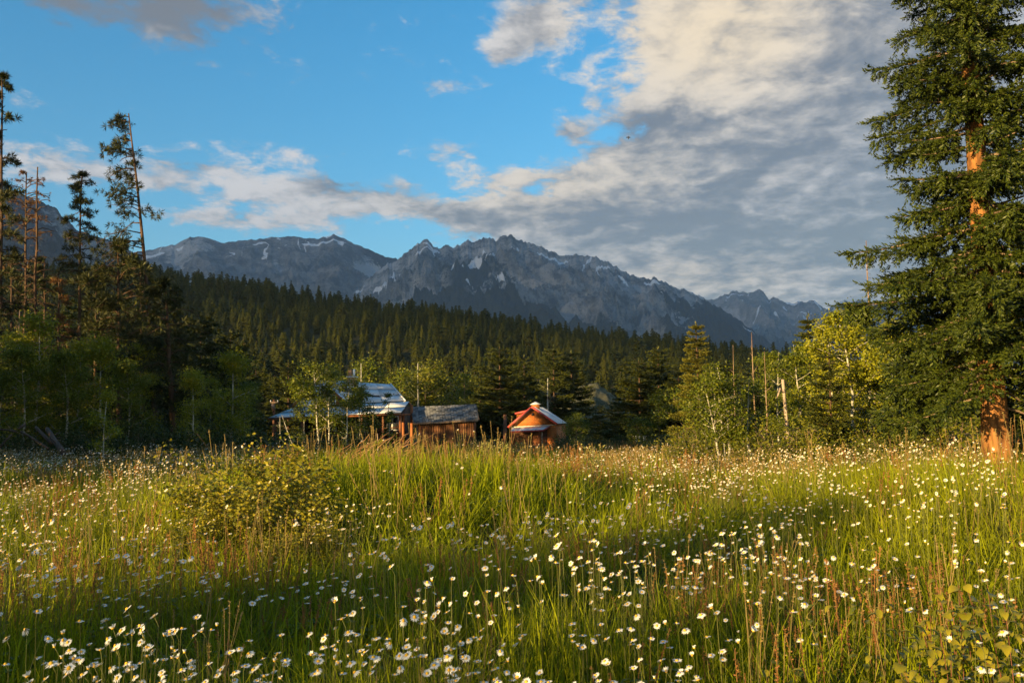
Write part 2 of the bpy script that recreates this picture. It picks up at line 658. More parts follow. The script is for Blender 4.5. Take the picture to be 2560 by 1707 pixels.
DEADW = surf_mat('dead_wood', (0.17, 0.105, 0.07), (0.34, 0.24, 0.17), 8, (1, 1, 0.25), 0.85)
DEADP = surf_mat('pale_dead_wood', (0.30, 0.22, 0.16), (0.46, 0.36, 0.28), 8, (1, 1, 0.25), 0.85, c3=(0.14, 0.10, 0.07))
SUNLIT_N = leaf_mat('sunlit_needle', (0.085, 0.090, 0.012), (0.165, 0.145, 0.016), 0.12, 0.5)  # lighter needles: sunlight put into the colour of one spruce
OLDLOG = surf_mat('old_log', (0.045, 0.032, 0.024), (0.11, 0.075, 0.055), 8, (1, 1, 0.3), 0.9)
DRY = surf_mat('dry_stalk', (0.24, 0.12, 0.055), (0.38, 0.21, 0.11), 5, rough=0.85, per_obj=0.3)
ROOFM = surf_mat('roof_metal', (0.50, 0.51, 0.53), (0.62, 0.63, 0.64), 0.9, (1, 1, 1), 0.5, 0.12, c3=(0.45, 0.45, 0.46), per_obj=0.05, spec=0.5)
SHING = surf_mat('old_shingle', (0.075, 0.075, 0.078), (0.20, 0.195, 0.19), 3, (1, 1, 1), 0.9, per_obj=0.55, c3=(0.13, 0.14, 0.09))
UNDER = surf_mat('roof_deck', (0.03, 0.026, 0.024), (0.05, 0.04, 0.035), 2)
TIMBER = surf_mat('orange_timber', (0.24, 0.075, 0.025), (0.34, 0.13, 0.045), 3, (1, 1, 0.4), 0.7, per_obj=0.12)
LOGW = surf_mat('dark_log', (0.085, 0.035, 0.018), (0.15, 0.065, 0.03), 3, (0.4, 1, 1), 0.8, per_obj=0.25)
PLANK = surf_mat('weathered_plank', (0.10, 0.040, 0.018), (0.21, 0.090, 0.038), 4, (1, 1, 0.15), 0.85, per_obj=0.35)
REDTRIM = surf_mat('red_trim', (0.36, 0.050, 0.042), (0.46, 0.085, 0.07), 5, rough=0.5)
CREAM = surf_mat('cream_trim', (0.72, 0.60, 0.45), (0.80, 0.70, 0.55), 4, rough=0.6)
WHITE = surf_mat('white_paint', (0.70, 0.70, 0.69), (0.80, 0.80, 0.79), 4, rough=0.5)
STONE = surf_mat('chimney_stone', (0.36, 0.19, 0.09), (0.52, 0.32, 0.16), 3, rough=0.9, bump=0.02)
DARK = surf_mat('dark_iron', (0.02, 0.02, 0.02), (0.035, 0.03, 0.03), 5, rough=0.6)
RED = surf_mat('red_paint', (0.50, 0.06, 0.03), (0.58, 0.10, 0.04), 5, rough=0.5)
EARTH = None


def glass_mat():
    m, t, p, out = mat('window_glass')
    p.inputs['Base Color'].default_value = (0.03, 0.035, 0.04, 1)
    p.inputs['Roughness'].default_value = 0.06
    p.inputs['Specular IOR Level'].default_value = 0.8
    return m


GLASS = glass_mat()


def shingle_wall_mat():
    """cedar shingle cladding, too fine to pick apart at this distance"""
    m, t, p, out = mat('cedar_shingle_wall')
    tcn = t.node('ShaderNodeTexCoord')
    br = t.node('ShaderNodeTexBrick')
    mp = t.node('ShaderNodeMapping')
    mp.inputs['Rotation'].default_value = (D2R(90), 0, 0)
    t.l.new(tcn.outputs['Object'], mp.inputs[0])
    t.l.new(mp.outputs[0], br.inputs[0])
    br.inputs['Color1'].default_value = (0.50, 0.125, 0.013, 1)
    br.inputs['Color2'].default_value = (0.60, 0.170, 0.018, 1)
    br.inputs['Mortar'].default_value = (0.25, 0.09, 0.02, 1)
    br.inputs['Scale'].default_value = 1.0
    br.inputs['Brick Width'].default_value = 0.14
    br.inputs['Row Height'].default_value = 0.12
    br.inputs['Mortar Size'].default_value = 0.012
    n = t.ramp(t.noise(tcn.outputs['Object'], 1.6, 5, 0.6), 0.45, 0.66)
    c = t.mix(t.m('MULTIPLY', n, 0.55), br.outputs[0], (0.24, 0.10, 0.025))
    t.put(p.inputs['Base Color'], c)
    p.inputs['Roughness'].default_value = 0.8
    b = t.node('ShaderNodeBump')
    b.inputs['Distance'].default_value = 0.02
    t.put(b.inputs['Height'], br.outputs['Fac'])
    b.invert = True
    t.l.new(b.outputs[0], p.inputs['Normal'])
    return m


CEDAR = shingle_wall_mat()


def ground_mat():
    m, t, p, out = mat('meadow_soil')
    g = t.node('ShaderNodeNewGeometry')
    n = t.noise(g.outputs['Position'], 0.6, 6, 0.65)
    n2 = t.noise(g.outputs['Position'], 14, 4, 0.6)
    c = t.mix(t.ramp(n, 0.35, 0.65), (0.020, 0.026, 0.007), (0.038, 0.036, 0.011))
    c = t.mix(t.m('MULTIPLY', n2, 0.6), c, (0.055, 0.038, 0.018))
    t.put(p.inputs['Base Color'], c)
    p.inputs['Roughness'].default_value = 1.0
    p.inputs['Specular IOR Level'].default_value = 0.1
    return m


def mountain_mat(name, rock1, rock2, forest, snow_on=1.0):
    m, t, p, out = mat(name)
    g = t.node('ShaderNodeNewGeometry')
    pos = g.outputs['Position']
    a_s = t.node('ShaderNodeAttribute', attribute_name='snow').outputs['Fac']
    a_f = t.node('ShaderNodeAttribute', attribute_name='forest').outputs['Fac']
    a_e = t.node('ShaderNodeAttribute', attribute_name='scree').outputs['Fac']
    n = t.noise(pos, 0.008, 9, 0.78)
    c = t.mix(t.ramp(n, 0.40, 0.60), rock1, rock2)
    nf = t.noise(pos, 0.016, 8, 0.78)
    c = t.mix(t.ramp(t.m('ADD', a_e, t.m('MULTIPLY', t.m('SUBTRACT', t.noise(pos, 0.011, 8, 0.8), 0.5), 2.2)), 0.5, 0.85), c, (0.40, 0.40, 0.41))
    ff = t.ramp(t.m('ADD', a_f, t.m('MULTIPLY', t.m('SUBTRACT', nf, 0.5), 2.4)), 0.42, 0.58)
    c = t.mix(ff, c, forest)
    nsn = t.noise(pos, 0.018, 5, 0.7)
    fs = t.ramp(t.m('ADD', a_s, t.m('MULTIPLY', t.m('SUBTRACT', nsn, 0.5), 0.9)), 0.58, 0.68)
    c = t.mix(fs, c, (0.78, 0.80, 0.84))
    t.put(p.inputs['Base Color'], c)
    p.inputs['Roughness'].default_value = 0.95
    p.inputs['Specular IOR Level'].default_value = 0.1
    b = t.node('ShaderNodeBump')
    b.inputs['Distance'].default_value = 60.0
    b.inputs['Strength'].default_value = 1.0
    t.put(b.inputs['Height'], t.noise(pos, 0.012, 8, 0.7))
    t.l.new(b.outputs[0], p.inputs['Normal'])
    return m


# ------------------------------------------------------------------ ground sheet
rr = np.concatenate([[0.0], np.geomspace(0.8, 60, 110), np.geomspace(61.5, 700, 120)[0:], np.geomspace(730, 9600, 22)])
na = 420
th = np.linspace(0, 2 * math.pi, na, endpoint=False)
rmax = np.minimum(9600.0, np.where(np.cos(th) < -0.02, 230.0 / np.maximum(-np.cos(th), 0.02), 9600.0))
rg_ = np.minimum(rr[:, None], rmax[None]) * (1 + 1e-5 * rr[:, None])
gx = rg_ * np.sin(th)[None]
gy = rg_ * np.cos(th)[None]
gz = ground(gx, gy)
gz = gz - 0.0
v = np.stack([gx, gy, gz], -1).reshape(-1, 3)
i = np.arange(len(rr) - 1)[:, None] * na
j = np.arange(na)[None]
q = np.stack([i + j, i + na + j, i + na + (j + 1) % na, i + (j + 1) % na], -1).reshape(-1, 4)
gm = mesh_np('ground', v, [q], ground_mat(), True)
tag(link('ground', gm), 'grassy valley floor rising to a wooded hill', kind='structure')


# ------------------------------------------------------------------ mountains
def mountain(name, label, prof, R, base_z, depth, seed, cell, amp, material, treeline, snow_lo, smoothness=1.0, snow_amt=1.0, nx=640, ny=150):
    px = np.array([a for a, b in prof], float)
    az = np.array([azel(a, b)[0] for a, b in prof])
    tz = np.array([math.tan(azel(a, b)[1]) for a, b in prof])
    aa = np.linspace(az[0], az[-1], nx)
    jit = fbm(aa * 110, aa * 0 + seed, 5, seed, 0.62) * 0.0024 * smoothness
    H = np.interp(aa, az, tz) * R + jit * R + CZ
    nb = 26
    tt = np.concatenate([-np.linspace(0.35, 0.02, nb), np.linspace(0, 1, ny) ** 1.15])   # <0 behind the ridge
    T, A = np.meshgrid(tt, aa, indexing='ij')
    HH = np.broadcast_to(H[None], T.shape)
    dist = R - T * depth
    X = np.sin(A) * dist
    Y = np.cos(A) * dist
    tc_ = np.clip(T, 0, 1)
    prof_z = base_z + (HH - base_z) * (1 - tc_) ** 1.18
    wx = X / cell + 0.35 * fbm(X / cell * 0.6, Y / cell * 0.6, 3, seed + 7)
    wy = Y / cell + 0.35 * fbm(X / cell * 0.6 + 9, Y / cell * 0.6, 3, seed + 8)
    rg = ridged(wx, wy * 0.55, 7, seed, 0.58)
    env = np.clip(tc_ * 5, 0, 1) * (1 - tc_ ** 3) * (HH / H.max())
    Z = prof_z + (rg - 0.72) * amp * env
    # keep the relief under the skyline seen from the meadow
    lim = np.interp(A, az, tz) * dist * 0.985 + CZ
    Z = np.where(T > 0.02, np.minimum(Z, lim - 0.004 * dist * np.clip(T * 4, 0, 1)), Z)
    Z = np.where(T < 0, base_z + (HH - base_z) * (1 + 1.6 * T) + 0 * T, Z)
    v = np.stack([X, Y, Z], -1).reshape(-1, 3)
    ni, nj = T.shape
    i = np.arange(ni - 1)[:, None] * nj
    j = np.arange(nj - 1)[None]
    q = np.stack([i + j, i + j + 1, i + nj + j + 1, i + nj + j], -1).reshape(-1, 4)
    me = mesh_np(name, v, [q], material, True)
    hrel = (Z - base_z) / (H.max() - base_z)
    low = ridged(wx, wy * 0.55, 4, seed, 0.55)
    gully = 1 - low
    broad = fbm(X / (cell * 2.2), Y / (cell * 2.2), 3, seed + 3)
    forest = 0.5 + (treeline - hrel) * 1.6 + broad * 1.5 + (rg - 0.75) * 0.8
    # snow lies in narrow gullies that run down the slope, and in drifts under the crest
    sx_ = A * R / 75.0 + 0.8 * fbm(X / 160, Y / 160, 2, seed + 4)
    st = 1 - np.abs(perlin(sx_ * 0.45, T * depth / 420 + A * R / 900, seed + 5)) * 6.5
    patch = sstep(-0.10, 0.25, fbm(X / 330, Y / 330, 2, seed + 6))
    snow = np.clip(st, 0, 1) * patch * sstep(snow_lo - 0.22, snow_lo + 0.05, hrel) * snow_amt
    crest = np.exp(-((T - 0.035 - 0.01 * fbm(A * R / 500, 0 * A, 2, seed)) / 0.010) ** 2) * sstep(0.05, 0.3, fbm(A * R / 420, 0 * A + 3, 2, seed + 9))
    snow = np.maximum(snow, crest * (snow_amt > 0.5) * 0.95) * (T >= 0)
    scree = 0.30 + broad * 0.5 + (gully - 0.3) * 1.1
    for nm, arr in (('snow', snow), ('forest', forest), ('scree', scree)):
        a = me.attributes.new(nm, 'FLOAT', 'POINT')
        a.data.foreach_set('value', np.ascontiguousarray(arr.ravel(), np.float32))
    return tag(link(name, me), label, kind='structure')


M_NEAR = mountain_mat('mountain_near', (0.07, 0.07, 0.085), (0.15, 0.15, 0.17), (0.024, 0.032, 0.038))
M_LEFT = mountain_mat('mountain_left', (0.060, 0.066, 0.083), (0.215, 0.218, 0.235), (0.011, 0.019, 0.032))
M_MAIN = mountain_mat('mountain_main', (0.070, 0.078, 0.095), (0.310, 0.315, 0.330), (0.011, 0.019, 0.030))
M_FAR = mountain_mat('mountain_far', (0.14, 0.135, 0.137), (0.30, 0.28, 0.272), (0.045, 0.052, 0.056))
mountain('mountain', 'dark blue near mountain shoulder falling in from the left edge',
         [(-900, 250), (-500, 330), (-200, 400), (0, 468), (45, 483), (95, 505), (128, 514), (142, 521), (158, 543), (190, 572), (232, 590), (300, 606), (345, 642), (420, 700), (520, 790), (640, 900)],
         3000, -20, 1500, 21, 260, 150, M_NEAR, 0.5, 1.4, 0.8, 0.2)
mountain('mountain', 'rounded dark ridge with snow drifts along its crest, left of the main peaks',
         [(-200, 640), (200, 640), (345, 632), (400, 618), (440, 611), (462, 598), (478, 593), (505, 592), (525, 596), (552, 608), (600, 601), (640, 599), (685, 593), (735, 591), (790, 598), (815, 592), (834, 585), (870, 602), (905, 617), (960, 640), (1000, 650), (1100, 700), (1250, 800), (1400, 900)],
         7000, -20, 3400, 31, 620, 330, M_LEFT, 0.66, 0.83, 0.5, 0.9)
mountain('mountain', 'grey rocky main massif with jagged peaks and snow gullies in the centre',
         [(700, 900), (800, 800), (900, 712), (960, 666), (1000, 645), (1030, 620), (1052, 603), (1061, 599), (1066, 602), (1075, 604), (1083, 616), (1098, 622), (1112, 613), (1126, 612), (1138, 619), (1160, 606), (1172, 604), (1188, 601), (1206, 598), (1222, 594), (1236, 600), (1244, 600), (1252, 591), (1262, 586), (1276, 586), (1286, 594), (1298, 603), (1312, 603), (1318, 607), (1340, 611), (1356, 617), (1378, 630), (1400, 640), (1420, 637), (1440, 636), (1460, 640), (1490, 642), (1530, 660), (1560, 680), (1600, 695), (1625, 697), (1636, 692), (1645, 697), (1690, 720), (1740, 738), (1790, 765), (1850, 800), (1900, 840), (1960, 880), (2100, 960)],
         6000, -20, 3200, 41, 430, 380, M_MAIN, 0.50, 0.66, 1.3, 1.0, nx=900, ny=220)
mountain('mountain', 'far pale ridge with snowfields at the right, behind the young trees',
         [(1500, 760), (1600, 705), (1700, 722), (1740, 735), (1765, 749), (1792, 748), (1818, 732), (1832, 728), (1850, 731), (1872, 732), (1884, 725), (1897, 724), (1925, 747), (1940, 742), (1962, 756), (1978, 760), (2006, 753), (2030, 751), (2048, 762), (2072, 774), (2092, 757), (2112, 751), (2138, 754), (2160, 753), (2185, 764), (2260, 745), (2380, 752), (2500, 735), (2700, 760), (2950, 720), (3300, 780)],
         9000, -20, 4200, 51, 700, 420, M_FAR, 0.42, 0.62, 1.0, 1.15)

# evening cloud bank behind the camera: its shadow lies on the upper hill and the mountains
def cloud_bank():
    L, z0, z1 = 4200.0, 668.0, 3400.0
    c = np.array([-math.sin(SUN_AZ), -math.cos(SUN_AZ)]) * L
    rt = np.array([math.cos(SUN_AZ), -math.sin(SUN_AZ)])
    fw = np.array([math.sin(SUN_AZ), math.cos(SUN_AZ)])
    nu, nv = 120, 40
    us = np.linspace(-9500, 9500, nu)
    vsn = np.linspace(0, 2 * math.pi, nv, endpoint=False)
    U, V = np.meshgrid(us, vsn, indexing='ij')
    zc, hz = (z0 + z1) / 2, (z1 - z0) / 2
    lump = 1 + 0.10 * fbm(U / 900, V * 2.2, 4, 77)
    sq = lambda a: np.sign(a) * np.abs(a) ** 0.35
    dz = sq(np.sin(V)) * hz * np.where(np.sin(V) > 0, lump, 1.0)
    dz = dz + np.where(np.sin(V) < 0, 35 * fbm(U / 260, V * 3, 4, 78), 0)
    dn = np.cos(V) * 420 * lump
    end = np.clip(np.minimum(U - us[0], us[-1] - U) / 600, 0.02, 1) ** 0.5
    dn = dn * end
    dz = dz * (0.15 + 0.85 * end)
    x = c[0] + rt[0] * U + fw[0] * dn
    y = c[1] + rt[1] * U + fw[1] * dn
    z = zc + dz
    v = np.stack([x, y, z], -1).reshape(-1, 3)
    i = np.arange(nu - 1)[:, None] * nv
    j = np.arange(nv)[None]
    q = np.stack([i + j, i + (j + 1) % nv, i + nv + (j + 1) % nv, i + nv + j], -1).reshape(-1, 4)
    m, t, p, out = mat('cloud')
    p.inputs['Base Color'].default_value = (0.85, 0.85, 0.85, 1)
    p.inputs['Roughness'].default_value = 1.0
    tr = t.node('ShaderNodeBsdfTransparent')
    mx = t.node('ShaderNodeMixShader')
    mx.inputs[0].default_value = 0.36
    t.l.new(p.outputs[0], mx.inputs[1])
    t.l.new(tr.outputs[0], mx.inputs[2])
    t.l.new(mx.outputs[0], out.inputs[0])
    o = link('cloud', mesh_np('cloud', v, [q], m, True))
    tag(o, 'long evening cloud bank', kind='structure')


cloud_bank()

# ------------------------------------------------------------------ foliage protos
_leaf_v = np.array([(0, 0, 0), (0.36, 0.42, 0.10), (0, 1, -0.06), (-0.36, 0.42, 0.10)], float)
_leaf_f = np.array([(0, 1, 2), (0, 2, 3)])


def blades_proto(n, rng, spread, length, width, up=0.0):
    """n thin kites radiating about +Y"""
    v, f = [], []
    for k in range(n):
        a = rng.uniform(0, 2 * math.pi)
        t = rng.uniform(spread * 0.25, spread)
        d = np.array([math.sin(t) * math.cos(a), math.cos(t), math.sin(t) * math.sin(a) + up])
        d /= np.linalg.norm(d)
        l = length * rng.uniform(0.7, 1.1)
        s_ = np.cross(d, rng.normal(size=3))
        s_ /= np.linalg.norm(s_)
        b = len(v)
        v += [np.zeros(3), d * l * 0.45 + s_ * width / 2, d * l, d * l * 0.45 - s_ * width / 2]
        f += [(b, b + 1, b + 2), (b, b + 2, b + 3)]
    return np.array(v), np.array(f)


def spray_proto(rng, pairs=9, droop=0.12, wk=0.10):
    """a flat conifer spray, 1 unit long along +Y"""
    v, f = [], []

    def kite(p, d, l, w, n):
        d = d / np.linalg.norm(d)
        s_ = np.cross(d, n)
        s_ /= np.linalg.norm(s_)
        b = len(v)
        v.extend([p, p + d * l * 0.5 + s_ * w / 2, p + d * l, p + d * l * 0.5 - s_ * w / 2])
        f.extend([(b, b + 1, b + 2), (b, b + 2, b + 3)])
    for k in range(pairs):
        y = (k + 0.3) / pairs
        zc = -droop * y * y
        l = (0.46 - 0.30 * y) * rng.uniform(0.75, 1.2)
        for sg in (-1, 1):
            kite(np.array([0, y * 0.9, zc]), np.array([sg * 0.95, 0.75, rng.uniform(-0.55, 0.12)]), l, wk, np.array([0, 0, 1.0]))
        if k % 2 == 0:
            kite(np.array([0, y * 0.9, zc]), np.array([rng.uniform(-0.4, 0.4), 0.7, 0.7]), l * 0.55, 0.09, np.array([1.0, 0, 0]))
    kite(np.array([0, 0.0, 0]), np.array([0, 1.0, -droop]), 1.0, 0.07, np.array([0, 0, 1.0]))
    return np.array(v), np.array(f)


def brush_proto(rng, n=20, lk=0.34, wk=0.10, flat=0.55):
    """a needle-clad twig, 1 unit long along +Y"""
    v, f = [], []
    for k in range(n):
        y = (k + rng.uniform(0, 1)) / n
        a = rng.uniform(0, 6.283)
        l = lk * (1.05 - 0.45 * y) * rng.uniform(0.7, 1.2)
        d = np.array([math.cos(a), rng.uniform(0.6, 1.3), math.sin(a) * flat])
        d /= np.linalg.norm(d)
        s_ = np.cross(d, rng.normal(size=3))
        s_ /= np.linalg.norm(s_)
        p = np.array([0, y * 0.85, -0.10 * y * y + 0.12 * y ** 4])
        b = len(v)
        v += [p, p + d * l * 0.45 + s_ * wk / 2, p + d * l, p + d * l * 0.45 - s_ * wk / 2]
        f += [(b, b + 1, b + 2), (b, b + 2, b + 3)]
    return np.array(v), np.array(f)


def tri_obj(name, v, f, m):
    """a source shape for instancing, not placed in the scene itself"""
    return bpy.data.objects.new(name, mesh_np(name, v, [f], m))


def rand_dirs(n, rng, zlo=-1.0, zhi=1.0):
    z = rng.uniform(zlo, zhi, n)
    a = rng.uniform(0, 2 * math.pi, n)
    r = np.sqrt(1 - z * z)
    return np.stack([r * np.cos(a), r * np.sin(a), z], 1)


# ------------------------------------------------------------------ broad-leaved trees and shrubs
def bend(p, q, rng, k, n=6):
    p, q = np.asarray(p, float), np.asarray(q, float)
    t = np.linspace(0, 1, n)[:, None]
    L = np.linalg.norm(q - p)
    o = rng.normal(size=3) * k * L
    o[2] *= 0.4
    return p + (q - p) * t + o * np.sin(t * math.pi) * 0.6 + rng.normal(size=(n, 3)) * k * L * 0.10 * np.sin(t * math.pi)


def aspen_meshes(name, seed, h, crown_lo, rad, n_leaf, leaf, lm, bark, stems=1, lean=0.05, r0=0.07, clump=26, limb_n=11, spread=0.35, base_gap=0.25):
    """a slim tree: stems with side limbs; leaves in clumps round the limb ends"""
    rng = np.random.default_rng(seed)
    tb, cb = MB(), MB()
    ends = []
    for s_ in range(stems):
        hh = h * (1.0 if s_ == 0 else rng.uniform(0.62, 0.95))
        b = np.array([rng.normal() * base_gap * (s_ > 0), rng.normal() * base_gap * (s_ > 0), -0.15])
        top = np.array([rng.normal() * lean * hh + b[0] * 2.5, rng.normal() * lean * hh + b[1] * 2.5, hh])
        pts = bend(b, top, rng, 0.035, 9)
        rr_ = np.linspace(r0, 0.012, 9) * (hh / h)
        tb.tube(pts, rr_, 7)
        for k in range(limb_n):
            t = rng.uniform(crown_lo, 0.98)
            p = pts[0] + (pts[-1] - pts[0]) * t
            fi = t * 8
            i0 = min(int(fi), 7)
            p = pts[i0] + (pts[i0 + 1] - pts[i0]) * (fi - i0)
            w = math.sin(math.pi * min(1, (t - crown_lo) / (1 - crown_lo) * 0.82 + 0.16)) ** 0.8
            a = rng.uniform(0, 2 * math.pi)
            L = rad * w * rng.uniform(0.55, 1.1)
            e = p + np.array([math.cos(a) * L, math.sin(a) * L, L * rng.uniform(0.25, 0.85)])
            lp = bend(p, e, rng, 0.08, 5)
            tb.tube(lp, np.linspace(rr_[i0] * 0.45 + 0.004, 0.006, 5), 4)
            for u in (0.45, 0.65, 0.85, 1.0):
                ends.append(p + (e - p) * u)
            for m_ in range(2):
                u = rng.uniform(0.3, 0.8)
                q = p + (e - p) * u
                e2 = q + rand_dirs(1, rng, -0.2, 0.9)[0] * L * rng.uniform(0.3, 0.6)
                tb.tube([q, (q + e2) / 2 + rng.normal(size=3) * 0.02, e2], [0.008, 0.006, 0.004], 3)
                ends.append(e2)
    ends = np.array(ends)
    pick = ends[rng.integers(0, len(ends), max(1, n_leaf // clump))]
    c = np.repeat(pick, clump, 0)
    loc = c + rng.normal(size=c.shape) * spread * np.array([1, 1, 0.75]) * rng.uniform(0.5, 1.2, (len(pick), 1)).repeat(clump, 0)
    D = rand_dirs(len(loc), rng, -0.95, 0.35)
    M = frames(D, rng.uniform(0, 6.28, len(loc))) * (leaf * rng.uniform(0.7, 1.25, len(loc)))[:, None, None]
    cb.inst(_leaf_v, _leaf_f, M, loc)
    return tb.mesh(name + '_trunk', bark, True), cb.mesh(name + '_crown', lm)


def shrub_meshes(name, seed, h, rad, n_leaf, leaf, lm, bark, clump=14, spread=0.16, nst=16, st=0.016):
    rng = np.random.default_rng(seed)
    tb, cb = MB(), MB()
    ends = []
    for k in range(nst):
        a = rng.uniform(0, 2 * math.pi)
        r = rad * math.sqrt(rng.uniform(0.02, 1))
        e = np.array([math.cos(a) * r, math.sin(a) * r, h * rng.uniform(0.45, 1.0) * (1 - 0.45 * (r / rad) ** 2)])
        b = np.array([math.cos(a) * r * 0.25, math.sin(a) * r * 0.25, -0.1])
        p = bend(b, e, rng, 0.08, 6)
        tb.tube(p, np.linspace(st, st * 0.25, 6), 4)
        for u in np.linspace(0.25, 1.0, 7):
            q = b + (e - b) * u
            ends.append(q)
            e2 = q + rand_dirs(1, rng, -0.3, 0.8)[0] * rad * rng.uniform(0.12, 0.35)
            tb.tube([q, e2], [st * 0.38, st * 0.19], 3)
            ends.append(e2)
    ends = np.array(ends)
    pick = ends[rng.integers(0, len(ends), max(1, n_leaf // clump))]
    c = np.repeat(pick, clump, 0)
    loc = c + rng.normal(size=c.shape) * spread
    loc[:, 2] = np.maximum(loc[:, 2], 0.02)
    D = rand_dirs(len(loc), rng, -0.7, 0.6)
    M = frames(D, rng.uniform(0, 6.28, len(loc))) * (leaf * rng.uniform(0.7, 1.25, len(loc)))[:, None, None]
    cb.inst(_leaf_v, _leaf_f, M, loc)
    return tb.mesh(name + '_stems', bark, True), cb.mesh(name + '_foliage', lm)


def plant(name, label, cat, meshes, loc, parts=('trunk', 'crown'), rz=0.0, s=1.0, group=None, rx=0.0, ry=0.0):
    t = thing(name, label, cat, loc, group, rz, s)
    t.rotation_euler = (rx, ry, rz)
    for nm, me in zip(parts, meshes):
        if me is not None:
            o = link(nm, me, t)
    return t


# ------------------------------------------------------------------ conifers
SPRAYS = [spray_proto(np.random.default_rng(100 + k), 9, 0.15 + 0.08 * k) for k in range(3)]
SPRAY_S = brush_proto(np.random.default_rng(140), 12, 0.46, 0.19, 0.5)
TUFT = blades_proto(20, np.random.default_rng(9), 1.5, 1.0, 0.10)


def spruce_meshes(name, seed, h, rad, lm, bark, n_whorl=26, per=6, clear=0.06, spray=0.55, r0=0.12, droop=0.25, shape=0.85):
    """medium detail spruce or fir: whorls of drooping boughs set with sprays"""
    rng = np.random.default_rng(seed)
    tb, cb = MB(), MB()
    tp = bend((0, 0, -0.2), (rng.normal() * 0.01 * h, rng.normal() * 0.01 * h, h), rng, 0.004, 8)
    tb.tube(tp, np.linspace(r0, 0.012, 8), 7)
    L_, D_, S_ = [], [], []
    for k in range(n_whorl):
        t = clear + (1 - clear) * (k + rng.uniform(-0.3, 0.3)) / n_whorl
        t = min(max(t, clear), 0.985)
        z = h * t
        for m_ in range(per):
            a = rng.uniform(0, 2 * math.pi)
            L = rad * (1 - t) ** shape * rng.uniform(0.6, 1.12) + 0.06 * rad
            n = max(2, int(L / (spray * 0.28)))
            u = np.linspace(0.18, 1, n)
            up = 0.25 * t - droop * (1 - t * 0.6)
            px_ = np.cos(a) * L * u
            py_ = np.sin(a) * L * u
            pz_ = z + L * (up * u + 0.16 * u * u)
            tb.tube(np.stack([np.r_[0, px_[-1]], np.r_[0, py_[-1]], np.r_[z, pz_[-1]]], 1), [0.02 + 0.012 * L, 0.004], 3, cap=False)
            for sg in (-1, 0, 1):
                ang = a + sg * rng.uniform(0.45, 0.95, n)
                L_.append(np.stack([px_, py_, pz_], 1))
                D_.append(np.stack([np.cos(ang), np.sin(ang), np.full(n, up + 0.1) + rng.normal(size=n) * 0.18 - (0.22 if sg else 0.0)], 1))
                S_.append(spray * rng.uniform(0.7, 1.15, n) * (0.55 + 0.45 * (1 - t)))
    loc, D, S = np.vstack(L_), np.vstack(D_), np.concatenate(S_)
    cb.inst(SPRAY_S[0], SPRAY_S[1], frames(D) * S[:, None, None], loc)
    top = np.array([[0, 0, h * 0.93]])
    cb.inst(SPRAY_S[0] * np.array([0.5, 1, 0.5]), SPRAY_S[1], frames(np.array([[0.01, 0, 1.0]])) * (0.1 * h), top + tp[-1] * np.array([1, 1, 0]))
    return tb.mesh(name + '_trunk', bark, True), cb.mesh(name + '_crown', lm)


